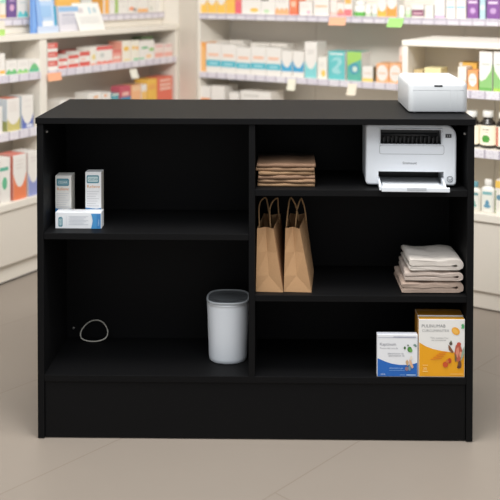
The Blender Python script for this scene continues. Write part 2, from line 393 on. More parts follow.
# ------------------------------------------------------------------ background cartons
Wt = (240, 238, 232); G = 'cartons on the top centre shelf'
YEL = (248, 190, 60); ORA = (246, 140, 50); TEAL = (40, 176, 200); RED = (214, 66, 58); GRN = (90, 180, 80); PUR = (112, 48, 140)
row(FC, .012, ZCA, G, [
    (198.5, 207.5, -12, Wt, [(bowl(.33, .25), YEL)]+lines(.2, .8, (.8, .72)), 'white carton with scalloped yellow foot nearest the corner column, top centre shelf'),
    (207.5, 216.7, -12, Wt, [(bowl(.33, .25), YEL)]+lines(.2, .8, (.8, .72)), 'second yellow-footed white carton from the corner column, top centre shelf'),
    (216.7, 226, -12, Wt, [(bowl(.33, .25), YEL)]+lines(.2, .8, (.8, .72)), 'third yellow-footed white carton from the corner column, beside the all-yellow one'),
    (226, 235, -14, (250, 186, 58), [(R(.1, .9, .7, .8), (252, 214, 130))], 'plain golden yellow carton on the top centre shelf'),
    (235, 241.5, -14, (240, 110, 84), [(R(0, 1, 0, .45), (232, 78, 96))], 'narrow coral red carton beside the golden yellow carton'),
    (241.5, 261, -10, Wt, [(ell(.66, .16, .22, .09), YEL), (R(.1, .9, .6, .68), (190, 186, 180))], 'wide white carton with yellow blot near its foot, top centre shelf'),
    (261, 275, -10, Wt, [(ell(.4, .12, .22, .08), (190, 226, 180)), (R(0, .55, .55, .9), (90, 96, 90))], 'white carton with dark patch and pale green spot, top centre shelf'),
    (275, 289, -10, Wt, [(hills(.16, .12, 3), (250, 170, 110))]+lines(.15, .85, (.5, .6, .7)), 'white carton with peach peaks along its foot, top centre shelf'),
    (289.5, 297.5, -12, (244, 112, 66), [(R(.2, .8, .3, .5), (250, 190, 160)), (R(0, 1, .0, .12), (240, 96, 60))], 'orange red carton on the top centre shelf between white ones'),
    (299, 312.5, 1.5, Wt, [(ell(.72, .2, .16, .14), (250, 180, 200))]+lines(.1, .7, (.6, .72)), 'white carton with pink dot beside the orange red carton'),
    (313.5, 329, -4, Wt, [(R(.1, .9, .42, .52), (246, 184, 140))], 'white carton with one thin orange line above the orange tag'),
    (330, 337, -3, (246, 232, 226), [(hills(.1, .12, 2), (250, 190, 180))], 'pale pinkish carton above the orange tag'),
    (337, 344, 3, (248, 236, 230), [(hills(.25, .3, 1), (245, 150, 110)), (R(0, 1, 0, .2), (236, 110, 120))], 'short carton with pink and orange peak above the orange tag'),
    (344, 352, -6, Wt, [(R(.1, .9, .55, .9), (250, 172, 70)), (R(0, 1, 0, .3), (238, 100, 110))], 'white carton with orange square over pink foot, top centre shelf'),
    (377.5, 386.5, -9, Wt, [(bowl(.2, .18), (250, 176, 50))], 'tall white carton with golden foot beside the small jars'),
    (386.5, 397, -9, Wt, [(bowl(.3, .2), (247, 144, 40))], 'tall white carton with deep orange foot above the green tag'),
    (411.5, 424, 4.5, Wt, [(R(0, 1, .1, .6), (110, 44, 80)), (R(.12, .88, .25, .38), (220, 170, 190))], 'white carton with maroon label on the top centre shelf'),
    (424.5, 433.5, 5, (238, 236, 230), lines(.2, .8, (.3, .4, .6)), 'small plain white carton beside the maroon labelled one'),
    (434.5, 445, -3, (242, 240, 240), [(R(0, 1, 0, .12), (200, 170, 210))]+lines(.2, .8, (.5, .6, .7)), 'white carton with lilac foot on the top centre shelf'),
    (445.8, 455.5, 0, Wt, [(R(.1, .9, .55, .65), (120, 190, 220))], 'first of two white cartons with a blue line, nearer the lilac-footed carton'),
    (456, 466, 0, Wt, [(R(.1, .9, .55, .65), (120, 190, 220))], 'second of two white cartons with a blue line, nearer the purple carton'),
    (467, 478.5, -6, PUR, [(ell(.5, .32, .25, .12), (190, 150, 210)), (R(.1, .9, .62, .72), (220, 200, 230))], 'purple carton with pale emblem beside the blue-lined cartons, top centre shelf'),
    (479.5, 485.5, -4, (170, 210, 226), [(R(.1, .9, .4, .6), (220, 236, 240))], 'narrow light blue carton between two purple ones'),
    (486.5, 500, -6, (104, 44, 136), [(R(.12, .85, .6, .7), (220, 200, 230)), (ell(.5, .32, .25, .12), (180, 140, 200))], 'rightmost purple carton on the top centre shelf'),
])
G = 'cartons on the lower centre shelf'
TE = (44, 180, 206)
def tealbox(): return [(R(0, 1, .2, .42), TE), (R(.15, .85, .56, .66), (248, 190, 160)), (R(.2, .8, .27, .34), (150, 220, 235))]
names = ['nearest the orange-ended carton', 'second from the orange-ended carton', 'middle one of five', 'fourth from the orange-ended carton', 'fifth, beside the scalloped cartons']
its = [(198.8, 206, 42, (246, 150, 50), [(hills(.6, .3, 1), (248, 180, 100))], 'narrow orange-ended white carton against the corner column', dict(top=Wt))]
xs = [206, 221, 236, 251, 266, 281]
for k in range(5):
    its.append((xs[k], xs[k+1], 43.5+k*1.1+(2 if k in (2,) else 0), Wt, tealbox(), 'white carton with teal band, '+names[k]))
its += [
    (281.3, 292.3, 51, Wt, [(bowl(.36, .3), (36, 160, 216)), (R(0, 1, 0, .2), Wt)], 'blue-banded white carton nearest the five teal-banded cartons'),
    (292.6, 304, 51.5, Wt, [(bowl(.36, .3), (30, 150, 212)), (R(0, 1, 0, .2), Wt)], 'blue-banded white carton beside the tall turquoise-footed one'),
    (304.5, 317, 42, Wt, [(bowl(.25, .25), (110, 210, 216))]+lines(.2, .8, (.75, .68)), 'tall white carton with turquoise foot on the lower centre shelf'),
    (317.5, 327, 57, (244, 242, 234), [(ell(.62, .25, .24, .16), (250, 206, 80))]+lines(.2, .7, (.7, .6)), 'short white carton with yellow disc on the lower centre shelf'),
    (328, 345, 51.5, (70, 190, 196), [([(.15, .62), (.4, .8), (.75, .78), (.85, .62), (.6, .42), (.8, .25), (.6, .2), (.3, .22), (.2, .34), (.55, .56), (.6, .68), (.4, .68)], (140, 214, 220)), (R(.1, .9, .88, .94), (220, 240, 240))], 'teal carton with pale swirl on the lower centre shelf', dict(side=Wt)),
    (347, 361.5, 51.8, (60, 170, 150), [([(0, .5), (1, .75), (1, 1), (0, 1)], (150, 210, 80)), (ell(.5, .42, .34, .2), (40, 140, 170)), (ell(.55, .4, .18, .1), (200, 230, 220))], 'green and teal carton with round emblem on the lower centre shelf', dict(side=Wt)),
    (362, 373, 66.5, Wt, [(R(0, 1, 0, .22), (252, 206, 90)), (R(.15, .85, .5, .6), (225, 205, 190))], 'small white carton with yellow foot beside the green and teal carton', dict(side=(150, 150, 130))),
    (376, 388.5, 63.5, (250, 172, 112), [(ell(.5, .5, .46, .42), Wt), (R(.2, .8, .45, .52), (246, 190, 150))], 'orange carton with white disc, left of a matching pair'),
    (388.8, 401.5, 63.5, (250, 172, 112), [(ell(.5, .5, .46, .42), Wt), (R(.2, .8, .45, .52), (246, 190, 150))], 'orange carton with white disc, right of a matching pair'),
]
row(FC, .012, ZCB, G, its, d=.10)
row(FC, .13, ZCB, G, [
    (211, 228, 40.5, (238, 234, 226), lines(.1, .8, (.8,)), 'white carton standing behind the row of teal-banded cartons, nearer the column'),
    (228.5, 243.5, 40.5, (238, 234, 226), lines(.1, .8, (.8,)), 'white carton behind the middle teal-banded carton'),
    (250.5, 270, 43, (238, 234, 226), lines(.1, .8, (.8,)), 'white carton behind the fourth teal-banded carton'),
    (270.5, 287, 43.5, (238, 234, 226), lines(.1, .8, (.8,)), 'white carton behind the fifth teal-banded carton'),
    (399, 404.8, 47, (246, 230, 220), [(R(.1, .9, .6, .75), (246, 190, 170))], 'tall pinkish white carton behind the orange pair'),
], d=.08)
G = 'cartons on the centre shelf just above the counter top'
row(FC, .012, ZCC, G, [
    (198.8, 210.5, 86, Wt, [(R(0, 1, 0, .62), (246, 150, 90))], 'white carton with orange lower part just above the counter, by the column'),
    (211, 224.5, 86, Wt, [(R(0, 1, 0, .45), (240, 190, 160))], 'plain white carton just above the counter, second from the column'),
    (229, 239, 92.5, Wt, [(R(0, 1, 0, .5), (220, 216, 210))], 'lowest white carton peeking over the counter top'),
    (240.5, 271, 91.5, Wt, [(R(.1, .6, .82, .88), (200, 198, 194))], 'wide white carton peeking over the counter top'),
], d=.13)

# left run --------------------------------------------------------------------
G = 'cartons on the shelf above the left ledge'
row(FL, .108, ZU, G, [
    (-7, -.5, -7, (200, 226, 214), [(R(0, 1, 0, .12), (248, 180, 110)), (R(0, 1, .12, .6), (240, 236, 226))], 'mint and cream carton above the left ledge at the picture edge'),
    (0, 6, -6, (236, 232, 220), [(R(0, 1, 0, .14), (248, 190, 130)), (R(0, 1, .62, 1), (150, 216, 196))], 'cream carton with mint top beside the purple carton'),
    (7, 16.8, -7, (86, 52, 128), [(ell(.5, .4, .24, .14), (214, 160, 200)), (R(.2, .8, .66, .72), (180, 150, 200))], 'purple carton with pink emblem above the left ledge'),
    (17.3, 28.5, -6, Wt, [(hills(.1, .16, 2), (80, 206, 214)), (R(.2, .8, .6, .66), (200, 210, 210))], 'white carton with turquoise foot above the left ledge'),
    (56, 80, -6, (250, 186, 70), [(R(.1, .6, .25, .4), (252, 226, 180))], 'golden orange carton behind the leaflets'),
    (81, 92, -7, (176, 190, 190), [(R(0, 1, .5, .7), (220, 226, 224))], 'grey blue carton behind the white leaflet'),
    (103, 109, -8, (250, 170, 60), [(R(0, .3, 0, 1), Wt)], 'narrow orange carton right of the white leaflet'),
    (109.6, 115.3, -8, Wt, lines(.2, .8, (.5, .6)), 'slim plain white carton beside the narrow orange one'),
    (115.6, 118, -8, (150, 196, 70), [], 'very thin lime green carton above the left ledge'),
    (118.6, 127.5, -8, Wt, lines(.2, .8, (.3, .5, .6)), 'white carton between the lime green one and the orange spotted ones'),
    (128, 137, -7, Wt, [(ell(.4, .2, .3, .1), (244, 140, 90)), (ell(.75, .14, .2, .08), (120, 110, 110))], 'white carton with orange and grey spots above the left ledge'),
    (137.5, 148, -7, Wt, [(hills(.1, .12, 3), (250, 170, 80))], 'white carton with orange peaks above the left ledge'),
    (148.5, 156, -7, (236, 234, 226), [(R(.3, .45, .1, .3), (150, 170, 150))], 'off-white carton with small grey green mark above the left ledge'),
    (156.5, 164, -7, Wt, lines(.2, .8, (.3, .5)), 'plain white carton beside the last orange spotted one'),
    (164.5, 170.5, -7, (240, 232, 220), [(ell(.5, .28, .4, .1), (250, 180, 140))], 'cream carton with orange spot at the far end above the left ledge'),
], d=.12)
G = 'cartons on the middle left shelf'
redb = lambda: [(R(0, 1, 0, .3), RED), (R(0, 1, .7, 1), RED), (R(.1, .6, .42, .56), (240, 190, 180))]
row(FL, .008, ZM, G, [
    (-7, -.6, 53, Wt, [(R(0, 1, .05, .2), (250, 180, 70))], 'white carton with amber stripe on the middle left shelf at the picture edge'),
    (-.2, 5.2, 53.5, Wt, [(R(0, 1, .06, .22), (250, 180, 70))], 'white carton with amber stripe beside the green landscape cartons'),
    (6, 17, 60.5, Wt, [(hills(.12, .25, 2), (96, 190, 110)), (hills(.06, .16, 3), (60, 168, 90))]+lines(.2, .8, (.6, .72)), 'white carton with green hills, nearest of three'),
    (17.2, 28.5, 59.8, Wt, [(hills(.12, .2, 2), (110, 200, 120)), (hills(.05, .12, 3), (140, 206, 90))]+lines(.2, .8, (.6, .72)), 'white carton with green hills, middle of three'),
    (28.7, 39.8, 59, Wt, [(hills(.12, .55, 1), (84, 186, 110)), (hills(.08, .2, 3), (60, 170, 130))]+lines(.1, .5, (.6, .72)), 'white carton with green hills, next to the cream upright'),
    (58.5, 67.5, 58.5, Wt, redb(), 'red and white carton, lowest step beside the stack of three'),
    (68, 79, 55, Wt, redb(), 'red and white carton, middle step beside the stack of three'),
    (79.5, 90, 51.5, Wt, redb(), 'red and white carton, highest step beside the stack of three'),
    (90.3, 96, 47.5, (240, 236, 226), [(ell(.6, .45, .3, .16), (236, 210, 110)), (R(0, 1, 0, .1), (240, 150, 130))], 'white carton with yellow sprig beside the red cartons'),
    (96.3, 112.5, 46, Wt, [(R(0, 1, .78, 1), (222, 70, 66)), (hills(.1, .08, 3), (236, 110, 96)), (ell(.35, .5, .14, .14), (200, 205, 200))], 'white carton with red roof band on the middle left shelf'),
    (113, 121, 50, (240, 150, 136), [(R(0, 1, .3, .5), (246, 216, 206)), (R(0, 1, .8, 1), (222, 90, 80))], 'pinkish red carton beside the yellow spotted cartons'),
    (122, 130.5, 41, (244, 240, 224), [(ell(.5, .62, .34, .12), YEL), (R(.2, .9, .04, .1), (240, 210, 110))], 'white carton with one yellow disc on the middle left shelf', dict(side=(236, 170, 150))),
    (131, 139, 40.5, (244, 240, 224), [(ell(.3, .64, .2, .1), (250, 200, 90)), (ell(.75, .62, .2, .1), (250, 180, 90)), (R(.3, 1, .0, .1), (100, 196, 140))], 'white carton with two amber discs and green corner'),
    (139.5, 154.5, 40.5, Wt, [(ell(.35, .62, .24, .07), (90, 180, 120)), (ell(.8, .5, .16, .09), (120, 190, 70)), (ell(.6, .15, .2, .1), (250, 200, 140)), (R(0, .3, .02, .1), (100, 196, 140))], 'white carton with green leaves on the middle left shelf'),
    (155, 163.5, 44, (244, 222, 214), [(R(0, 1, .05, .35), (244, 160, 146)), (R(.1, .9, .8, .9), (230, 150, 150))], 'pale pink carton beside the leafy carton'),
    (164, 172.5, 43.5, (244, 226, 220), [(R(0, 1, .05, .35), (246, 170, 156)), (R(.1, .9, .8, .9), (230, 150, 150))], 'pale pink carton at the far end of the middle left shelf'),
], d=.09)
row(FL, .105, ZM, G, [
    (63, 80, 50, (206, 76, 70), [(R(0, 1, .1, .6), Wt)], 'dark red topped carton behind the stepped red cartons'),
    (141, 153, 36.5, (104, 150, 100), [(R(0, 1, 0, .5), Wt)], 'dark green carton behind the leafy one'),
], d=.06)
# stack of three red cartons
u0 = FL.at(47.8, 60, .008)[0]; u1 = FL.at(57.6, 60, .008)[0]; zt = FL.at(52, 43, .008)[1]; hh = (zt-ZM)/3
for k, nm in enumerate(('bottom of the stack of three red and white cartons', 'middle of the stack of three red and white cartons', 'top of the stack of three red and white cartons')):
    o = carton(u1-u0, hh-.0006, .09, Wt, [(R(0, 1, .38, 1), RED), (R(.1, .7, .6, .75), (244, 180, 170))]); place(o, FL.world((u0+u1)/2, .008, ZM+k*hh+.0003), FL.th)
    tag(o, nm, 'carton', 'stacked red and white cartons')
G = 'cartons on the lower left shelf'
row(FL, .008, Zb, G, [
    (-6, 2.6, 107, Wt, lines(.2, .8, (.6, .7)), 'short white carton on the lower left shelf at the picture edge'),
    (7, 20, 98.3, Wt, [(bowl(.2, .22), (198, 186, 96))]+lines(.15, .8, (.86, .78, .7, .62), (220, 206, 200)), 'white carton with olive foot on the lower left shelf', dict(top=(232, 110, 80), side=(214, 222, 228), sidedesign=[(R(0, 1, 0, .3), (150, 160, 80))])),
    (21.5, 33.5, 95.5, Wt, [(bowl(.14, .32), (66, 90, 178)), (R(.4, .9, .03, .12), (220, 224, 240))]+lines(.2, .8, (.84, .66), (215, 205, 205)), 'white carton with royal blue foot on the lower left shelf', dict(side=(206, 214, 218))),
    (60, 76, 99.5, Wt, [(R(.4, .9, .86, .96), (234, 120, 100))], 'white carton with red mark peeking over the counter corner'),
    (88, 101.5, 92.5, Wt, [(ell(.6, .8, .2, .05), (246, 160, 80))], 'low white carton with orange mark above the counter top'),
    (102, 111, 92.5, Wt, [(ell(.4, .86, .2, .05), (246, 150, 80))], 'low white carton beside the teal one above the counter top'),
    (112, 119, 93.5, (60, 150, 170), [(R(0, 1, .9, 1), (220, 230, 220))], 'low teal carton above the counter top'),
    (120, 131, 86, (196, 60, 80), [(R(.2, .8, .6, .75), (240, 180, 170)), (R(0, 1, 0, .55), (30, 120, 170))], 'crimson and blue carton above the counter top', dict(d=.06)),
    (131.4, 141, 85, (248, 176, 120), [(R(.1, .9, .75, .95), (250, 200, 150))], 'orange and white carton beside the crimson one'),
    (141.5, 147, 84.5, Wt, [(R(0, 1, 0, .7), (250, 190, 90))], 'narrow white and amber carton above the counter top'),
    (147.5, 157, 79, (246, 184, 56), [(R(.1, .9, .6, .8), (240, 160, 60))], 'tall golden yellow carton above the counter top'),
    (157.5, 172.5, 76.5, (230, 90, 66), [(R(.15, .9, .82, .9), (250, 200, 180)), (R(.15, .9, .66, .74), (250, 210, 190)), (R(.15, .9, .5, .6), (250, 200, 180))], 'tall red carton with pale lines above the counter top'),
], d=.085)
G = 'cartons on the bottom left shelf'
row(FL, -.055, ZB, G, [
    (-9, -.8, 160, Wt, [], 'white carton on the bottom left shelf beyond the leaf carton'),
    (-.3, 10.5, 158, Wt, [(ell(.45, .44, .24, .14), (70, 180, 130)), (R(.0, .8, .72, .80), (60, 170, 140))], 'white carton with green leaf on the bottom left shelf'),
    (13, 26.5, 154.5, Wt, [(bowl(.28, .32), (238, 110, 60))]+lines(.2, .8, (.86, .78, .7), (220, 206, 200)), 'white carton with orange foot on the bottom left shelf', dict(top=(226, 110, 96), side=(214, 128, 110))),
    (28, 39, 151.5, Wt, [(bowl(.3, .25), (126, 140, 206))]+lines(.2, .8, (.86, .78), (215, 205, 205)), 'white carton with lavender blue foot on the bottom left shelf', dict(side=(226, 222, 216))),
], d=.10)
row(FL, .06, ZB, G, [
    (22, 38, 150, (236, 230, 220), [], 'cream carton standing behind the orange-footed one, bottom left shelf'),
], d=.06)

# ledge: leaflets
G = 'leaflets on the left ledge'
o = None
row(FL, .02, ZCT, 'cartons on the left ledge', [
    (-1, 5.2, 21, (236, 230, 216), [(R(0, 1, 0, .42), (160, 214, 90))], 'cream and lime green carton on the left ledge at the picture edge'),
], d=.05)
def leaflet(F, px0, px1, pyt, pyb, v, col, design, name, label, lean=.03, t=.0025, top_in=(0, 0), cat='leaflet', group=G, z=ZCT):
    u0 = F.at(px0, pyb, v)[0]; u1 = F.at(px1, pyb, v)[0]; h = F.at((px0+px1)/2, pyt, v)[1]-z; w = u1-u0
    a, b = top_in
    def P(x, s, o_=0): # x 0..1, s 0..1
        xx = -w/2+w*x+(a*(1-x)-b*x)*s*w
        return (xx, lean*s+o_, h*s)
    mb = MB(); mm = mat(col, .4)
    mb.loft([[P(0, 0), P(1, 0), P(1, 0, t), P(0, 0, t)], [P(0, 1), P(1, 1), P(1, 1, t), P(0, 1, t)]], mm, smooth=False)
    for i, (pts, c) in enumerate(design): mb.poly([P(x, s, -.0004*(i+1)) for x, s in pts], mat(c, .4))
    ob = mb.build(name, fix=False); place(ob, F.world((u0+u1)/2, v, z), F.th)
    if label: tag(ob, label, cat, group)
    return ob
hold = leaflet(FL, 30.5, 57, -9, 33, .035, (138, 178, 228), [(R(.0, .08, 0, 1), (110, 150, 212))], 'leaflet_holder', 'periwinkle blue upright leaflet holder on the left ledge', .02, .004, (.12, .02), 'leaflet holder', None)
mbp = MB(); mbp.box(-.06, .07, -.0225, -.0195, 0, .03, mat((206, 218, 238), .4), .0008); pk = mbp.build('pocket', hold)
leaflet(FL, 39, 55.5, -6, 31.5, .022, (188, 212, 240), [([(.0, .0), (.4, .0), (.15, 1), (0, 1)], (150, 186, 232)), (R(.25, .9, .12, .3), (240, 240, 238)), (R(.15, .9, .82, .92), (238, 240, 240)), (R(.2, .85, .4, .7), (160, 196, 232))], 'leaflet', 'pale blue leaflet standing in front of the blue holder', .02)
leaflet(FL, 60, 80, 6, 31.5, .03, (224, 220, 226), [(R(.02, .98, .78, .97), (150, 190, 226)), (R(.15, .85, .62, .66), (150, 158, 180)), (R(.1, .9, .5, .53), (180, 184, 200)), (R(.1, .9, .4, .43), (180, 184, 200)), (R(.1, .9, .3, .33), (190, 190, 204))], 'leaflet_box', 'small grey leaflet box with blue heading and teal side on left ledge', .012, .03, (0, 0), 'leaflet box')
leaflet(FL, 53.6, 57.4, 6, 26, .028, (40, 160, 196), [], 'leaflet', 'narrow teal leaflet on the left ledge beside the blue holder', .01, .004)
leaflet(FL, 80, 105.5, 3, 31.5, .012, (242, 240, 234), [(R(.12, .34, .64, .82), (214, 206, 206)), (R(.55, .62, .6, .85), (170, 206, 220)), (R(.7, .84, .64, .82), (200, 214, 216)), (R(.12, .85, .45, .48), (222, 218, 214)), (R(.12, .85, .36, .39), (222, 218, 214)), (R(.12, .85, .27, .3), (222, 218, 214))], 'leaflet', 'large white leaflet with small pictures leaning on the left ledge', .04, .002, (-.08, .06))

# right unit ------------------------------------------------------------------
G = 'cartons on the low right display shelving'
GR = (124, 190, 100)
row(FR, .012, ZR1, G, [
    (457.5, 466.5, 67, (246, 240, 230), [(R(0, 1, .1, .4), (250, 200, 160))], 'cream carton beside the orange-ringed carton in the low unit'),
    (467.2, 478, 70.5, (244, 150, 80), [(ell(.5, .52, .4, .34), Wt), (R(.25, .75, .5, .56), (230, 200, 180))], 'orange carton with white oval in the low unit beside the green-peaked ones'),
    (479, 492.6, 51.5, Wt, [([(.0, 0), (1, 0), (1, .7), (.88, .5), (.5, .3), (.15, .24), (0, .3)], GR), (R(.2, .8, .66, .69), (190, 196, 186)), (R(0, 1, 0, .08), (80, 160, 60))], 'white carton with green slope in the low unit, left of the pair'),
    (493.2, 507, 51.5, Wt, [([(.0, 0), (1, 0), (1, .3), (.85, .24), (.5, .3), (.12, .5), (0, .7)], GR), (R(.2, .8, .66, .69), (190, 196, 186)), (R(0, 1, 0, .08), (150, 200, 60))], 'white carton with green slope in the low unit, right of the pair'),
], d=.07)
row(FR, .09, ZR1, G, [
    (458.5, 477, 62.5, (246, 184, 60), [(R(.02, .2, 0, 1), Wt), (R(.2, 1, 0, .6), (250, 210, 150))], 'golden topped carton standing behind the orange one in the low unit'),
], d=.07)
row(FR, .05, ZR1, G, [
    (413.5, 423, 69.8, (196, 170, 110), [], 'small tan carton in the low unit behind the white label printer'),
    (424, 441, 67.8, (232, 220, 160), [], 'pale yellow carton in the low unit behind the white label printer'),
], d=.08)

BRN = mat((40, 34, 28), .2, coat=.3); LAB = mat((236, 226, 204), .5); CAP = mat((238, 236, 230), .45)
def supplement_bottle(px, pyt, pyb, v, label, stripe, F=FR, z=ZR2, wpx=15.6):
    u, zt = F.at(px, pyt, v); r = (F.at(px+wpx/2, pyb, v)[0]-F.at(px-wpx/2, pyb, v)[0])/2; h = zt-z
    root = empty('supplement_bottle', F.world(u, v+r, z), F.th); tag(root, label, 'bottle', 'brown supplement bottles on the low right shelving')
    MB().lathe([(r*.9, 0), (r, .003), (r, h*.64), (r*.9, h*.70), (r*.62, h*.76), (r*.60, h*.82)], BRN, 28).build('body', root)
    mb = MB(); mb.lathe([(r+.0005, h*.09), (r+.0005, h*.62)], LAB, 40)
    def arc(a0, a1, z0, z1, m, rr): # printed patch on the label
        n = 8; ring0 = [(rr*sin(a0+(a1-a0)*k/n), -rr*cos(a0+(a1-a0)*k/n)) for k in range(n+1)]
        for k in range(n):
            mb.poly([(*ring0[k], z0), (*ring0[k+1], z0), (*ring0[k+1], z1), (*ring0[k], z1)], m)
    if stripe == 'green':
        for q, zz in ((.38, .19), (.5, .24), (.46, .29), (.3, .33)): arc(-q, q, h*(zz-.02), h*(zz+.03), mat((84, 160, 70), .5), r+.0009)
        arc(-.45, .45, h*.5, h*.52, mat((120, 110, 100), .5), r+.0009); arc(-.35, .35, h*.44, h*.45, mat((150, 140, 130), .5), r+.0009)
    else:
        arc(-.95, -.55, h*.1, h*.6, mat((206, 70, 60), .5), r+.0009); arc(-.1, .3, h*.4, h*.52, mat((100, 170, 90), .5), r+.0009)
    mb.build('paper_label', root, fix=False)
    MB().lathe([(r*.66, h*.83), (r*.68, h*.84), (r*.68, h*.985), (r*.62, h)], CAP, 24).build('cap', root)
supplement_bottle(485.8, 111.5, 149, .02, 'brown bottle with white cap and green oval on its label', 'green')
supplement_bottle(502, 113, 150, .02, 'brown bottle with red striped label at the picture edge', 'red')
supplement_bottle(469.5, 111.5, 148, .02, 'brown bottle partly hidden behind the black counter', 'green')

def cream_tube(px, pyt, pyb, v, label, cols, F=FR, z=ZR3, wpx=13.5):
    u, zt = F.at(px, pyt, v); w = (F.at(px+wpx/2, pyb, v)[0]-F.at(px-wpx/2, pyb, v)[0])/2; h = zt-z
    root = empty('lotion_bottle', F.world(u, v+w*.55, z), F.th); tag(root, label, 'bottle', 'white lotion bottles on the low right shelving')
    body = mat(cols[0], .4)
    MB().lathe([(w*.93, 0), (w, .004), (w, h*.66), (w*.9, h*.74), (w*.5, h*.79), (w*.45, h*.82)], body, 28, sy=.55, power=2.6).build('body', root)
    mb = MB(); y = -w*.55-.0006
    mb.poly([(-w*.7, y, h*.12), (w*.7, y, h*.12), (w*.7, y, h*.62), (-w*.7, y, h*.62)], mat((236, 236, 226), .5))
    mb.poly([(-w*.7, y-.0003, h*.55), (w*.7, y-.0003, h*.55), (w*.7, y-.0003, h*.64), (-w*.7, y-.0003, h*.64)], mat(cols[1], .5))
    mb.poly([(x*w, y-.0006, zz*h) for x, zz in ell(0, .27, .3, .12)], mat(cols[2], .5))
    mb.poly([(x*w, y-.0009, zz*h) for x, zz in ell(.02, .2, .5, .05)], mat(cols[2], .5))
    mb.build('printed_label', root, fix=False)
    MB().lathe([(w*.55, h*.82), (w*.57, h*.83), (w*.54, h*.99), (w*.5, h)], mat(cols[3], .4), 24, sy=.7).build('cap', root)
cream_tube(487.3, 180, 212, .02, 'white lotion bottle with teal band and blue figure', ((240, 238, 230), (134, 186, 188), (104, 156, 182), (240, 236, 228)))
cream_tube(473.5, 182, 211, .02, 'white lotion bottle with teal cap beside the black counter', ((232, 228, 216), (110, 156, 160), (130, 176, 168), (110, 160, 170)))
row(FR, .02, ZR3, G, [(495, 508, 181, (242, 238, 228), [(R(0, 1, .78, 1), (250, 196, 70)), (ell(.3, .5, .2, .08), (70, 130, 160)), (R(0, .05, 0, .7), (120, 160, 90))], 'white carton with yellow top band on the low right base shelf')], d=.07)

# jars on top centre shelf
def jar(px, pyt, wpx, label, body, foot, name='pill_jar'):
    F = FC; v = .012; u, zt = F.at(px, pyt, v); r = (F.at(px+wpx/2, 10, v)[0]-F.at(px-wpx/2, 10, v)[0])/2; h = zt-ZCA
    root = empty(name, F.world(u, v+r, ZCA), F.th); tag(root, label, 'jar', 'white jars on the top centre shelf')
    b_, f_ = mat(body, .4), mat(foot, .4)
    MB().lathe([(r*.95, 0), (r, .002), (r, h*.28), (r, h*.66), (r*.8, h*.72)], b_, 24, mats=[f_, f_, b_, b_, b_]).build('body', root)
    MB().lathe([(r*.9, h*.72), (r*.92, h*.74), (r*.92, h*.97), (r*.85, h)], CAP, 24).build('lid', root)
jar(358, 1, 11.5, 'white jar with green foot on the top centre shelf', Wt, (110, 186, 90))
jar(367.2, 4.5, 5.8, 'small white jar beside the green-footed jar', Wt, (210, 220, 200))
jar(373.9, 4.5, 5.8, 'small white jar beside the golden-footed carton', Wt, (200, 212, 200))
jar(400.8, 5.5, 6, 'white pill jar above the green tag', Wt, (236, 234, 226))
jar(407.6, 7.5, 5.6, 'pale green tinted jar beside the maroon labelled carton', (206, 230, 196), (190, 224, 170))

# ------------------------------------------------------------------ things in the black cabinet
INK = (128, 132, 138)
def near_carton(px0, px1, pyt, y, z, d, base, label, extra, name='medicine_carton', top=None, side=None, group=None, seed=0):
    x0, zt = on_y(px0, pyt, y); x1, _ = on_y(px1, pyt, y); w = x1-x0; h = zt-z
    mb = MB(); fm = {}
    if top: fm['top'] = mat(top, .45)
    if side: fm['right'] = mat(side, .45); fm['left'] = mat(side, .45)
    mb.box(-w/2, w/2, 0, d, 0, h, mat(base, .4, var=.015), .0012, 2, facemats=fm)
    mb.box(-w/2+.004, w/2-.004, d*.78, d*.78+.0005, h-.0003, h+.0003, mat((170, 168, 164), .6))
    lay = [0]
    def dec(pts, col):
        lay[0] += 1; mb.poly([(-w/2+min(max(x, .012), .988)*w, -.00015-.0001*lay[0], min(max(q, .012), .988)*h) for x, q in pts], mat(col, .4, var=.015))
    def txt(s_, size, x, q, col, rot=0, align='LEFT'):
        lay[0] += 1; mb.text(s_, size*h, -w/2+x*w, q*h, -.00015-.0001*lay[0], mat(col, .45, var=0), align, rot)
    extra(dec, txt, w, h)
    o = mb.build(name, fix=False); place(o, ((x0+x1)/2, y, z)); tag(o, label, 'carton', group)
    return o
TB = (84, 142, 158); TBL = (196, 216, 218)
def ex_tall(orange, rim, fill, body=(190, 190, 186)):
    def ex(dec, txt, w, h):
        dec(rrect(.09, .86, .79, .94, .08, .03), rim); dec(rrect(.15, .80, .815, .915, .05, .02), fill)
        txt('CEDAR', .058, .19, .843, (226, 236, 238) if fill[0] < 150 else rim)
        txt('Relieve', .085, .1, .70, orange)
        for k, q in enumerate((.63, .585, .54, .495, .45, .405, .36)): dec(R(.1, .86-.1*(k % 3), q, q+.010), (208, 209, 212))
        dec([(0, 0), (1, 0), (1, .325), (.7, .31), (.4, .32), (0, .335)], (62, 128, 184))
    return ex
near_carton(55.2, 71.2, 175.6, .092, ZS1, .045, (232, 230, 226), 'upright white tablet carton at the left of the pair in the black counter', ex_tall((222, 142, 70), TB, (120, 160, 172)), side=(226, 224, 216), group='tablet cartons in the upper left bay')
near_carton(85.2, 101.2, 172, .086, ZS1, .036, (240, 240, 242), 'upright white tablet carton at the right of the pair, beside empty shelf', ex_tall((226, 170, 120), TB, TBL), side=(226, 220, 208), group='tablet cartons in the upper left bay')
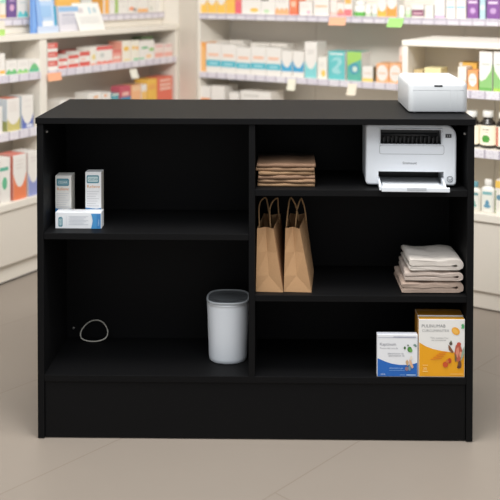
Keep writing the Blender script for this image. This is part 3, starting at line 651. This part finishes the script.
def ex_flat(dec, txt, w, h):
    dec(rrect(.07, .16, .12, .70, .03, .08), TB); dec(rrect(.088, .142, .19, .63, .02, .06), TBL)
    txt('CEDAR', .17, .137, .20, TB, rot=pi/2)
    for k, q in enumerate((.74, .66, .58, .50, .42, .34, .26)): dec(R(.29+.02*(k % 2), .72-.05*(k % 3), q, q+.025), (196, 200, 208))
    dec(R(.24, .245, .2, .8), (206, 210, 216))
    dec([(.78, 0), (1, 0), (1, .92), (.78, .92), (.80, .75), (.815, .5), (.80, .25)], (74, 148, 204)); dec(R(.9, .985, .04, .9), (60, 130, 192))
    txt('Relieve', .13, .955, .2, (190, 214, 234), rot=pi/2)
near_carton(55.2, 101.3, 212.2, .048, ZS1, .036, (238, 240, 243), 'white and blue tablet carton lying on its side before the upright pair', ex_flat, group='tablet cartons in the upper left bay')

# blue-footed box
def ex_blue(dec, txt, w, h):
    dec([(0, 0), (1, 0), (1, .34), (.9, .31), (.75, .285), (.55, .285), (.35, .315), (.18, .37), (0, .44)], (34, 104, 190))
    txt('Kaptinum', .10, .06, .74, (120, 122, 134)); txt('Tinctur del cura de', .055, .06, .66, (150, 150, 158))
    dec(R(.03, .97, .925, .935), (170, 172, 190)); dec(R(.4, .95, .94, .955), (150, 152, 176))
    for q, a in ((.555, .26), (.505, .28)): txt('alimentation de', .06, a, q-.02, (150, 152, 158))
    dec(ell(.80, .655, .055, .065), (76, 140, 62)); dec(ell(.83, .63, .04, .045), (110, 170, 84)); dec(ell(.68, .69, .028, .034), (70, 110, 60)); dec(ell(.76, .75, .025, .022), (140, 150, 140))
    dec([(.88, .76), (.93, .79), (.98, .74), (.95, .71)], (120, 150, 140))
    dec([(.70, .36), (.74, .42), (.78, .36), (.76, .26), (.72, .30)], (206, 170, 130)); dec([(.79, .42), (.83, .40), (.90, .24), (.86, .20), (.80, .30)], (226, 176, 140)); dec(ell(.73, .20, .045, .05), (150, 120, 130)); dec(ell(.84, .46, .03, .05), (236, 226, 210)); dec(ell(.80, .22, .03, .07), (110, 150, 170))
    txt('alimentation gel', .05, .30, .2, (170, 200, 230)); dec(R(.3, .68, .155, .165), (130, 170, 216))
    txt('30ML', .055, .08, .05, (200, 218, 240)); txt('gelules', .045, .56, .045, (150, 190, 230)); dec(R(.72, .95, .04, .07), (160, 190, 224))
xb = on_y(377.2, 355, .006)[0]
near_carton(377.2, 417.8, 334.5, .006, ZD, .02, (236, 237, 240), 'white supplement box with blue wave foot in the lower right bay', ex_blue, name='supplement_box', top=(216, 218, 228), side=(222, 222, 224))
YL = (238, 166, 22)
def ex_yel(dec, txt, w, h):
    dec([(0, 0), (1, 0), (1, .44), (.85, .43), (.7, .435), (.5, .455), (.3, .49), (.15, .535), (0, .60)], YL)
    txt('PULINUMAB', .075, .06, .86, (120, 122, 124)); txt('CURCUMINUTEX', .06, .07, .785, (150, 150, 150))
    txt('Tels, sonitus Cur', .045, .25, .665, (160, 160, 160)); txt('ter curcusmina', .04, .28, .63, (160, 160, 160))
    e = ell(0, 0, .095, .055); a = -.45
    dec([(.80+x*cos(a)-z_*sin(a)*1.0, .80+x*sin(a)*.8+z_*cos(a)*1.2) for x, z_ in e], (242, 172, 60))
    dec([(.79+.7*x*cos(a), .80+.7*x*sin(a)*.8+z_*.7) for x, z_ in e], (246, 190, 90))
    dec([(.92, .91), (.96, .93), (.985, .90), (.985, .86), (.93, .87)], (90, 170, 110)); dec(R(.92, .98, .845, .865), (80, 180, 110))
    dec(ell(.695, .585, .035, .03), (92, 82, 70)); dec([(.68, .62), (.70, .64), (.72, .61)], (90, 110, 70))
    dec([(.64, .56), (.67, .55), (.76, .44), (.72, .42), (.65, .48)], (136, 90, 62))
    dec([(.80, .55), (.86, .60), (.90, .56), (.94, .48), (.96, .36), (.90, .27), (.82, .28), (.77, .40)], (188, 96, 74))
    dec([(.82, .50), (.86, .53), (.88, .44), (.84, .34), (.80, .40)], (222, 142, 116)); dec(ell(.87, .575, .045, .035), (196, 84, 62)); dec(ell(.91, .40, .03, .05), (226, 160, 130))
    dec([(.94, .46), (.985, .54), (.985, .42), (.95, .34), (.90, .28), (.92, .38)], (150, 170, 150)); dec(ell(.80, .34, .02, .07), (120, 96, 60))
    dec([(.86, .27), (.90, .30), (.93, .24), (.92, .17), (.86, .16), (.84, .20)], (112, 70, 50)); dec(ell(.87, .18, .04, .022), (90, 54, 44))
    dec(ell(.58, .225, .06, .05), (206, 84, 40)); dec(ell(.67, .29, .04, .045), (190, 70, 40)); dec([(.58, .27), (.62, .32), (.66, .28), (.62, .25)], (214, 120, 60))
    for k in range(4): dec([(.26+.06*k, .305+.036*k), (.50+.04*k, .325+.036*k), (.50+.04*k, .34+.036*k), (.26+.06*k, .32+.036*k)], (222, 130, 40))
    txt('30', .07, .09, .13, (250, 220, 150)); dec(R(.085, .2, .10, .115), (248, 214, 130)); dec(R(.085, .2, .21, .22), (248, 214, 130))
    dec(R(.68, .97, .06, .07), (248, 206, 120))
near_carton(418.8, 465.0, 319.2, .006, ZD, .022, (238, 236, 232), 'large white and yellow supplement box, frontmost, with fruit picture', ex_yel, name='supplement_box', top=(226, 160, 40), side=(226, 160, 40), group='yellow supplement boxes in the lower right bay')
def ex_plain(dec, txt, w, h): dec(R(0, 1, 0, .6), YL); txt('PULINUMAB', .075, .06, .86, (120, 122, 124))
near_carton(417.6, 463.4, 315.2, .0335, ZD, .05, (238, 236, 232), 'yellow supplement box standing directly behind the fruit-picture box', ex_plain, name='supplement_box', top=(206, 142, 36), side=(206, 142, 36), group='yellow supplement boxes in the lower right bay')

# ------------------------------------------------------------------ waste bin with lid
BW = mat((228, 233, 240), .42, var=.01)
r = .0618; bx = xd0-r-.0015; by = .072+.057; hb = .1715
binr = empty('waste_bin', (bx, by, ZD)); tag(binr, 'white oval waste bin with grey translucent lid beside the divider', 'bin')
mb = MB(); prof = [(r*.84, 0), (r*.885, .003), (r*.905, .012), (r*.985, hb-.012), (r*.985, hb-.006), (r*1.0, hb-.005), (r*1.0, hb), (r*.96, hb), (r*.95, hb-.01), (r*.88, .006)]
mb.lathe(prof, BW, 48, sy=.95, power=2.35).build('body', binr)
LG = mat((104, 107, 110), .25, var=.02, coat=.5); LR = mat((176, 180, 184), .3)
mb = MB(); mb.lathe([(r*.98, hb+.0005), (r*1.01, hb+.001), (r*1.01, hb+.0045), (r*.985, hb+.0065), (r*.95, hb+.0065), (r*.92, hb+.0035), (r*.5, hb+.0038), (r*.05, hb+.004)], LG, 48, sy=.96, power=2.8, mats=[LR, LR, LR, LR, LR, LG, LG, LG]).build('lid', binr)

# ------------------------------------------------------------------ wire loop
GL = mat((186, 182, 172), .5)
cx, cz = on_y(95, 331.5, BK-.012)
W2 = .041
pts = []
for k in range(48):
    a = 2*pi*k/48; c, s_ = cos(a), sin(a)
    x = W2*math.copysign(abs(c)**.92, c)*(1-.06*s_ if True else 1)
    z = (.036*s_ if s_ > 0 else .026*math.copysign(abs(s_)**.75, s_))
    pts.append((x*(1.0 if s_ < .0 else 1-.10*s_)+.002*s_, 0, z))
zmin = min(p[2] for p in pts)
pts = [(x, .030*(z-zmin)/.062, (z-zmin)*.86+.0020) for x, y, z in pts]
o = MB().tube(pts, .0019, GL, 8, closed=True).build('wire_loop'); place(o, (cx, BK-.036, ZD+.0002)); tag(o, 'thin grey wire loop propped against the back of the lower left bay', 'wire loop')

# ------------------------------------------------------------------ laser printer
PWH = mat((224, 228, 234), .38, var=.01); PW2 = mat((210, 214, 219), .4, var=.01); DK = mat((14, 14, 15), .35); GY = mat((96, 100, 106), .4)
yF = .036
px0, pzb = on_y(365.8, 186.3, yF); px1, _ = on_y(456.3, 150, yF)
PWd = px1-px0; PH = .1745; PD = .16
lp = empty('laser_printer', ((px0+px1)/2, yF, ZS2), radians(-1.8)); tag(lp, 'white laser printer with open paper tray under the counter top', 'printer')
def rr_ring(w, z0, z1, rb, rt, y, ins=0, n=6):
    out = []
    for cx_, cz_, a, q in ((w/2-rb, z0+rb, -pi/2, rb), (w/2-rt, z1-rt, 0, rt), (-w/2+.008, z1-.008, pi/2, .008), (-w/2+rb, z0+rb, pi, rb)):
        for k in range(n+1): out.append((cx_+(q-ins)*cos(a+k*pi/2/n), y, cz_+(q-ins)*sin(a+k*pi/2/n)))
    return out
mb = MB()
Z0 = .006
rings = [rr_ring(PWd, Z0, PH, .010, .032, 0, .005), rr_ring(PWd, Z0, PH, .010, .032, .0012, .0022), rr_ring(PWd, Z0, PH, .010, .032, .005, 0), rr_ring(PWd, Z0, PH, .010, .032, PD-.006, 0), rr_ring(PWd, Z0, PH, .010, .032, PD, .005)]
body = mb.loft(rings, PWH).build('body', lp)
def cut(obj, boxes):
    cb = MB()
    for b in boxes: cb.box(*b, DK)
    c = cb.build('cutter'); c.parent = obj.parent
    md = obj.modifiers.new('b', 'BOOLEAN'); md.operation = 'DIFFERENCE'; md.object = c; md.solver = 'EXACT'
    dg = bpy.context.evaluated_depsgraph_get(); dg.update()
    me = bpy.data.meshes.new_from_object(obj.evaluated_get(dg)); obj.modifiers.clear(); old = obj.data; obj.data = me
    bpy.data.objects.remove(c)
def L_(px, py):
    x, z = on_y(px, py, yF); return x-(px0+px1)/2, z-ZS2
sx0, sz1 = L_(380.5, 129.5); sx1, sz0 = L_(441, 144.2)
tx0, tz1 = L_(378.5, 171.5); tx1, tz0 = L_(443.5, 184)
cut(body, [(sx0, sx1, -.01, .10, sz0, sz1), (tx0, tx1, -.01, .12, tz0-.004, tz1)])
for p in body.data.polygons: p.use_smooth = abs(p.normal.y) < .98 and p.area < .004 and False
# output slot lining: dark rollers and ribs
mb = MB(); mb.box(sx0+.0005, sx1-.0005, .03, .032, sz0+.0005, sz1-.0005, DK)
mb.box(sx0+.0005, sx1-.0005, .004, .03, sz0+.0004, sz0+.0016, DK)
mb.build('output_slot', lp)
mb = MB()
for k in range(14):
    x = sx0+.01+k*(sx1-sx0-.02)/13
    mb.box(x-.002, x+.002, .010, .029, sz0+.0018, sz0+.016+.004*(k % 2), mat((24, 24, 26), .4))
mb.tube([(sx0+.006, .018, sz0+.022), (sx1-.006, .018, sz0+.022)], .0035, mat((34, 34, 36), .3), 10)
mb.build('slot_rollers', lp)
# raised frame around the slot + cover line below it
fr = MB(); t_ = .0035
for b in ((sx0-t_, sx1+t_, sz1, sz1+t_), (sx0-t_, sx1+t_, sz0-t_, sz0), (sx0-t_, sx0, sz0, sz1), (sx1, sx1+t_, sz0, sz1)): fr.box(b[0], b[1], -.003, .004, b[2], b[3], PW2, .0008, 1)
fr.build('slot_frame', lp)
c0, cz1 = L_(379.5, 146.3); c1, cz0 = L_(444, 154.5)
outer = rrect(c0, c1, cz0, cz1+.004, .006); inner = rrect(c0+.0011, c1-.0011, cz0+.0011, cz1+.0029, .005)
mb = MB(); i = mb.mi(mat((150, 152, 156), .5)); Vo = [mb.bm.verts.new((x, -.0003, z)) for x, z in outer]; Vi = [mb.bm.verts.new((x, -.0003, z)) for x, z in inner]
for k in range(len(Vo)): mb.bm.faces.new((Vo[k], Vo[(k+1) % len(Vo)], Vi[(k+1) % len(Vo)], Vi[k]))
mb.build('front_cover_seam', lp, fix=False)
nx, nz = L_(402.5, 164.2)
MB().text('Simmsunt', .0100, nx, nz, -.0004, mat((60, 64, 74), .5)).build('brand_lettering', lp, fix=False)
bx0, bz1 = L_(445.3, 133.8); bx1, bz0 = L_(451.2, 137.6)
mb = MB(); mb.box(bx0, bx1, -.0012, .001, bz0, bz1, mat((52, 54, 58), .3), .0006, 1)
for q in (.25, .6): mb.poly([(bx0+(bx1-bx0)*(q+dx), -.0014, bz0+(bz1-bz0)*dz) for dx, dz in ((0, .2), (.14, .2), (.14, .8), (0, .8))], mat((150, 152, 156), .4))
mb.build('status_button', lp, fix=False)
rx, rz_ = L_(449.7, 178.8)
mb = MB(); mb.tube([(rx+.0078*cos(a*pi/12), -.0008, rz_+.0078*sin(a*pi/12)) for a in range(24)], .0007, GY, 6, closed=True)
mb.tube([(rx-.004, -.0008, rz_+.001), (rx-.001, -.0008, rz_-.003), (rx+.004, -.0008, rz_-.001), (rx+.0045, -.0008, rz_+.002)], .0008, GY, 6)
mb.build('round_emblem', lp)
# paper bay and tray
mb = MB(); mb.box(tx0+.0005, tx1-.0005, .10, .102, tz0-.003, tz1-.0005, DK); mb.box(tx0+.0005, tx1-.0005, .004, .10, tz1-.0022, tz1-.0006, mat((60, 62, 66), .4)); mb.build('paper_bay', lp)
ty = -.052
lx0 = L_(379.3, 190)[0]; lx1 = L_(448, 190)[0]
tray = MB(); TZ = .0085
tray.box(tx0+.003, tx1-.003, ty+.006, .095, TZ-.004, TZ-.001, mat((210, 214, 220), .4), .0005, 1)
tr = tray.build('paper_tray', lp)
mb = MB(); mb.box(-.0+lx0*.97, lx1*.97, ty, ty+.005, TZ-.0095, TZ+.0035, PWH, .0018, 2); mb.build('tray_lip', tr)
for s_, xx in ((-1, tx0+.002), (1, tx1-.002)):
    mb = MB(); mb.loft([[(xx-.0025, ty+.004, TZ-.006), (xx+.0025, ty+.004, TZ-.006), (xx+.0025, ty+.004, TZ+.004), (xx-.0025, ty+.004, TZ+.004)], [(xx-.0025, .02, TZ-.003), (xx+.0025, .02, TZ-.003), (xx+.0025, .02, TZ+.018), (xx-.0025, .02, TZ+.018)]], PWH, smooth=False); mb.build('tray_side', tr)
gx0, gz1 = L_(405, 187.5); gx1, _ = L_(424, 187.5)
mb = MB(); mb.box(gx0, gx1, ty-.0008, ty+.001, TZ-.005, TZ+.003, mat((186, 190, 196), .45), .0006, 1); mb.build('tray_grip', tr)
mb = MB()
mb.box(tx0+.012, tx1-.012, -.040, .09, TZ-.0008, TZ+.0012, mat((226, 229, 234), .5))
pp = mb.build('paper_sheet'); place(pp, ((px0+px1)/2, yF, ZS2), radians(-1.8)); tag(pp, 'sheets of white paper lying in the printer tray', 'paper')

# ------------------------------------------------------------------ label printer on the counter
x0, y0 = on_z(408.6, 113.2, H); x1 = x0+on_y(468, 111, y0)[0]-on_y(408.6, 111, y0)[0]
w = x1-x0; d = .25; h = on_y(438, 81, y0)[1]-H
lab = empty('label_printer', ((x0+x1)/2, y0, H)); tag(lab, 'compact white label printer with rounded edges standing on the counter top', 'printer')
LW = mat((204, 207, 210), .36, var=.01)
def pr(w_, ins, y):  # slab cross-section in x-y at a given height
    return None
def slab(w, d, h, z0, rc, rt, m, seg=6, n=7):
    rings = []
    zs = [(z0, .003), (z0+.001, .001), (z0+.003, 0)]
    zs += [(h-rt+rt*sin(k*pi/2/seg), rt*(1-cos(k*pi/2/seg))) for k in range(seg+1)]
    for z, ins in zs:
        out = []
        for cx_, cy_, a in ((w/2-rc, rc, -pi/2), (w/2-rc, d-rc, 0), (-w/2+rc, d-rc, pi/2), (-w/2+rc, rc, pi)):
            for k in range(n+1): out.append((cx_+max(rc-ins, .001)*cos(a+k*pi/2/n), cy_+max(rc-ins, .001)*sin(a+k*pi/2/n), z))
        rings.append(out)
    return MB().loft(rings, m)
slab(w, d, h, .003, .018, .016, LW).build('body', lab)
zs_ = on_y(438, 90.3, y0)[1]-H
sx_, sz_ = on_y(434.3, 86.8, y0); ex_, ez_ = on_y(442.5, 85.2, y0); xm = (x0+x1)/2
MB().box(sx_-xm, ex_-xm, -.0008, .002, sz_-H, ez_-H, mat((18, 18, 18), .4), .0006, 1).build('label_slot', lab)
MB().box(-w/2+.012, w/2-.012, -.00035, .001, zs_, zs_+.0008, mat((186, 188, 190), .5)).build('lid_seam', lab)
for q in (450.5, 457):
    xq = on_y(q, 95, y0)[0]-xm; MB().box(xq-.0004, xq+.0004, -.00035, .001, .010, zs_, mat((196, 198, 200), .5)).build('door_seam', lab)
xb_, zb_ = on_y(413.5, 76.5, y0+.02)
MB().lathe([(.0055, h-.0005), (.0055, h+.0008), (.0045, h+.0012)], mat((206, 208, 210), .4), 20, -w/2+.022, .022, sx=1.3).build('feed_button', lab)
for fx, fy in ((-w/2+.02, .02), (w/2-.012, .02), (w/2-.03, .02), (-w/2+.02, d-.02), (w/2-.02, d-.02)):
    MB().lathe([(.0045, 0), (.0045, .0035)], mat((190, 192, 196), .5), 12, fx, fy).build('foot', lab)

# ------------------------------------------------------------------ kraft paper
def kraft(rgb=(182, 142, 102)):
    return mat(rgb, .75, .25, 420, var=.10)
KR = kraft(); KR2 = kraft((176, 134, 90)); KIN = kraft((120, 88, 56))
def carrier_bag(pxa, pxb, pxta, pxtb, label, seed, y=.028):
    rnd = random.Random(seed)
    xa, _ = on_y(pxa, 291, y); xb, _ = on_y(pxb, 291, y); ta, zt = on_y(pxta, 229, y); tb, _ = on_y(pxtb, 229, y)
    cx_ = (xa+xb)/2; w0 = xb-xa; h = zt-ZS3; D = .19
    ox = (ta+tb)/2-cx_; w1 = tb-ta
    root = empty('paper_carrier_bag', (cx_, y, ZS3), radians(-4)); tag(root, label, 'bag', 'kraft carrier bags in the middle right bay')
    mb = MB(); bm = mb.bm; i = mb.mi(KR); V = bm.verts.new
    def W(s): return w0+(w1-w0)*s
    def O(s): return ox*s
    # levels of the bag: bottom, fold apex level, middle, top
    S = [0, .25, .62, 1.0]; cre = [0, .006, .0119, .018]
    rows = []
    for s, c in zip(S, cre):
        w_, o_ = W(s), O(s); j = lambda a=.0012: rnd.uniform(-a, a)
        dd = D-.018*s
        wb = w_+.016*s
        rows.append([V((o_-w_/2, .004*s, s*h)), V((o_, .004*s+c, s*h)), V((o_+w_/2, .004*s, s*h)),
                     V((o_+w_/2+.005*s+j(.0015)*s, dd*.5, s*h)), V((o_+w_/2+.010*s, dd, s*h)), V((o_+.006*s, dd-c, s*h)), V((o_-w_/2+.004*s, dd, s*h)), V((o_-w_/2+.001*s+j(.0015)*s, dd*.5, s*h))])
    r0, r1 = rows[0], rows[1]
    def fc(*vs):
        f = bm.faces.new(vs); f.material_index = i; return f
    fc(r0[0], r0[1], r0[2], r0[3], r0[4], r0[5], r0[6], r0[7])
    fc(r0[0], r0[1], r1[1]); fc(r0[1], r0[2], r1[1]); fc(r0[0], r1[1], r1[0]); fc(r0[2], r1[2], r1[1])
    fc(r0[4], r0[5], r1[5]); fc(r0[5], r0[6], r1[5]); fc(r0[4], r1[5], r1[4]); fc(r0[6], r1[6], r1[5])
    fc(r0[2], r0[3], r1[3], r1[2]); fc(r0[3], r0[4], r1[4], r1[3]); fc(r0[6], r0[7], r1[7], r1[6]); fc(r0[7], r0[0], r1[0], r1[7])
    for a, b in ((1, 2), (2, 3)):
        for k in range(8): fc(rows[a][k], rows[a][(k+1) % 8], rows[b][(k+1) % 8], rows[b][k])
    bmesh.ops.recalc_face_normals(bm, faces=bm.faces[:])
    bag = mb.build('bag_body', root)
    sd = bag.modifiers.new('thick', 'SOLIDIFY'); sd.thickness = .0011; sd.offset = -1
    # twisted paper handles, one on each broad face
    for sgn, dx in ((-1, 0), (1, .0)):
        X = ox+sgn*(w1/2-.003); ya, yb = .045, .125
        pts = []
        for k in range(25):
            t = k/24; a = pi*t
            yy = (ya+yb)/2-(yb-ya)/2*cos(a); zz = h-.018+.018*min(1, min(t, 1-t)*6)+.066*sin(a)**.85
            lean = (.026 if sgn < 0 else .014)*max(0, t-.35)/.65-(.008*min(1, (.5-t)/.3) if sgn > 0 and t < .5 else 0)
            pts.append((X+lean+.003*sin(9*t+seed), yy, zz))
        MB().tube(pts, .0022, kraft((168, 132, 92)), 8).build('handle', root)
    return root
carrier_bag(255.8, 283.2, 257, 273.2, 'brown paper carrier bag on the left, against the cabinet divider', 3)
carrier_bag(283.8, 311.6, 285.3, 299.5, 'brown paper carrier bag on the right of the two', 5)

# folded kraft bags, one on another
KF = kraft((178, 134, 90))
xa, _ = on_y(257, 175, .02); xb2, _ = on_y(316, 175, .02)
Wf = xb2-xa; ztop = on_y(285, 163.8, .03)[1]-ZS2; nF = 6; tF = ztop/nF
words = ['bottom', 'second', 'third', 'fourth', 'fifth', 'topmost']
for n_ in range(nF):
    rnd = random.Random(n_+11); mb = MB(); i = mb.mi(kraft((152-4*(n_ % 3), 120-4*(n_ % 3), 88)))
    nu, D_ = 26, .165; wv = Wf*(1 if n_ == nF-1 else rnd.uniform(.955, 1.0)); off = rnd.uniform(-.003, .003)
    t = tF*.47
    prof = [(D_, 0)]
    for k in range(6): prof.append((D_*(1-(k+1)/6.)+.004*(k == 5), 0))
    prof = [(D_, 0), (D_*.6, 0), (D_*.3, 0), (.004, 0)]
    arc_ = [(.004-.0045*sin(a), tF*.475*(1-cos(a))) for a in (pi*.2, pi*.5, pi*.8)]
    top_ = [(.004, tF*.95), (D_*.3, tF*.95), (D_*.6, tF*.93), (D_, tF*.93)]
    inn = [(D_, tF*.52), (D_*.3, tF*.52), (.009, tF*.5), (D_*.3, tF*.45), (D_, tF*.44)]
    full = prof+arc_+top_+inn
    rings = []
    for u in range(nu+1):
        s = u/nu; x = -wv/2+wv*s
        ring_ = []
        for (yy, zz) in full:
            nz_ = 1.5*noise.noise(Vector((s*6+n_*7.1, yy*22, 3.3)))
            sag = .0011*nz_*(zz/tF)+(.0026*noise.noise(Vector((s*4.1, n_*2.3, .7))) if zz > 0 else 0)*(zz/tF)*(1 if n_ < nF-1 else 1.4)
            ring_.append((x+.002*noise.noise(Vector((yy*20, n_, 5)))*(1 if u in (0, nu) else 0), yy+(.0040*noise.noise(Vector((s*4, n_*3.7, 1.1))) if yy < .02 else 0), max(zz*.93+sag*.8, 0)))
        rings.append(ring_)
    mb.loft(rings, mb.mats[0], smooth=True)
    o = mb.build('folded_paper_bag'); place(o, ((xa+xb2)/2+off+(-.001 if n_ < nF-1 else 0), .034+rnd.uniform(-.003, .003), ZS2+n_*tF), radians(rnd.uniform(-2.4, 2.4)))
    tag(o, 'brown folded paper bag, %s of the flat pile beside the divider' % words[n_], 'paper bag', 'flat folded kraft bags in a pile')

# ------------------------------------------------------------------ towels
def towel(pa, pb, pyb, pyt, col, label, seed, y=.022, D=.14, z=None, upper=.5, slit_r=.005):
    xa, zb = on_y(pa, pyb, y); xb_, zt = on_y(pb, pyt, y)
    z = zb if z is None else z; h = zt-z; w_ = xb_-xa; rnd = random.Random(seed)
    m_ = mat(col, .95, .9, 900, var=.05)
    g = .0026; t1 = h*(1-upper)-g/2; t2 = h*upper-g/2
    out = []
    # closed cloth section: lower layer, rounded fold at the right, upper layer, narrow slit between them
    def arc(cx_, cz_, rx_, rz_, a0, a1, n): return [(cx_+rx_*cos(a0+(a1-a0)*k/n), cz_+rz_*sin(a0+(a1-a0)*k/n)) for k in range(n+1)]
    nseg = 12
    out += [(-w_/2+.008+(w_-.008-h/2)*k/nseg, 0) for k in range(nseg)]
    out += arc(w_/2-h*.45, h/2, h*.45, h/2, -pi/2, pi/2, 10)
    out += [(w_/2-h*.5-(w_-h*.5-.010)*k/nseg, h) for k in range(1, nseg)]
    out += arc(-w_/2+.010, t1+g+t2/2, .010, t2/2, pi/2, 3*pi/2, 6)
    out += [(-w_/2+.012+(w_-.012-h*.75)*k/nseg, t1+g) for k in range(1, nseg)]
    out += arc(w_/2-h*.62, t1+g/2, slit_r, slit_r*.9, pi*.75, -pi*.75, 6)
    out += [(w_/2-h*.75-(w_-.012-h*.75)*k/nseg, t1) for k in range(1, nseg)]
    out += arc(-w_/2+.008, t1/2, .008, t1/2, pi/2, 3*pi/2, 6)[:-1]
    nd = 16; rings = []
    for k in range(nd+1):
        s = k/nd; e = min(s, 1-s)*nd
        rnd_in = .0035*(max(0, 1-e)**2)
        ring_ = []
        for x, zz in out:
            q = zz/h; nn = noise.noise(Vector((x*17+seed*3, s*3.5, seed))); n2 = noise.noise(Vector((x*60, s*9, seed+4.)))
            dip = -.0060*math.exp(-((x/w_)/.28)**2)*max(0, q-.55)*1.6*(1 if seed == 3 else .25)
            zz2 = zz+(.0066*nn+.0016*n2)*q+dip
            if rnd_in: zz2 = zz2+(h*.5-zz2)*0+(-rnd_in if q > .9 else (rnd_in if q < .1 else 0))*.8
            yy = D*s+.0025*noise.noise(Vector((x*15, seed*2., q*3)))
            ring_.append((x, yy, max(zz2, 0)))
        rings.append(ring_)
    mb = MB(); mb.loft(rings, m_, smooth=True)
    o = mb.build('folded_towel'); place(o, ((xa+xb_)/2, y, z), radians((0, 1.0, -1.2, 1.6)[seed])); tag(o, label, 'towel', 'folded towels stacked in the middle right bay')
    return z+h
z1 = towel(401.5, 463.8, 293, 282.6, (184, 162, 147), 'beige folded towel at the bottom of the stack', 1, z=ZS3, D=.15)
z2 = towel(404.5, 463.2, 282.5, 272.2, (204, 188, 177), 'pale beige folded towel in the middle of the stack', 2, z=z1+.0022, D=.15)
z3 = towel(409.0, 463.8, 271.5, 259.0, (224, 215, 206), 'off-white folded towel on top of the stack', 3, z=z2+.0022, D=.145, upper=.6)

# ------------------------------------------------------------------ light
wd = bpy.data.worlds.new('World'); scene.world = wd; wd.use_nodes = True
bg = wd.node_tree.nodes['Background']; bg.inputs[0].default_value = (.96, .985, 1, 1); bg.inputs[1].default_value = WORLD = .66
def area(name, loc, rot, sx, sy, power, col=(1, .96, .9)):
    l = bpy.data.lights.new(name, 'AREA'); l.shape = 'RECTANGLE'; l.size = sx; l.size_y = sy; l.energy = power; l.color = col
    o = bpy.data.objects.new(name, l); COL.objects.link(o); o.location = loc; o.rotation_euler = rot
    return o
def aim(name, loc, to, sx, sy, power, col):
    d = Vector(to)-Vector(loc); o = area(name, loc, (0, 0, 0), sx, sy, power, col); o.rotation_euler = d.to_track_quat('-Z', 'Y').to_euler(); return o
aim('shelf_fill_light', (.25, -.4, 2.15), (-.75, 2.0, .75), .9, .3, 23, (1, .975, .94))  # unseen fill lamp added to brighten the left shelving run
aim('shelf_fill_light', (-.45, -.3, 2.15), (.45, 1.75, .85), .9, .3, 21, (1, .975, .94))  # unseen fill lamp added to brighten the centre run
aim('shelf_fill_light', (.2, -.1, 2.45), (1.1, 1.2, .7), .5, .3, 7, (1, .975, .94))  # unseen fill lamp added for the low right unit
area('ceiling_light', (-.5, -1.3, 2.75), (0, 0, 0), 1.6, .9, 22, (.95, .98, 1))
area('ceiling_light', (1.0, -1.7, 2.75), (0, 0, 0), 1.2, .9, 20, (.95, .98, 1))
# ------------------------------------------------------------------ camera
cd = bpy.data.cameras.new('Camera'); cam = bpy.data.objects.new('Camera', cd); COL.objects.link(cam); scene.camera = cam
cd.sensor_width = 36; cd.sensor_fit = 'HORIZONTAL'; cd.lens = F/500*36
cd.shift_x = -(PX-250)/500; cd.shift_y = (PY-250)/500
fwd = Vector((-sin(YAW)*cos(PIT), cos(YAW)*cos(PIT), sin(PIT))); 
right = Vector((cos(YAW), sin(YAW), 0)); up = right.cross(fwd)
r2 = right*cos(ROLL)+up*sin(ROLL); u2 = up*cos(ROLL)-right*sin(ROLL)
M = Matrix((r2, u2, -fwd)).transposed().to_4x4(); M.translation = (CX, CY, CZ); cam.matrix_world = M
cd.dof.use_dof = True; cd.dof.focus_distance = 2.52; cd.dof.aperture_fstop = 3.0
cd.clip_start = .05
vs = scene.view_settings; scene.display_settings.display_device = 'sRGB'
vs.view_transform = 'Standard'; vs.look = 'None'; vs.exposure = .0; vs.gamma = 1; vs.use_curve_mapping = False
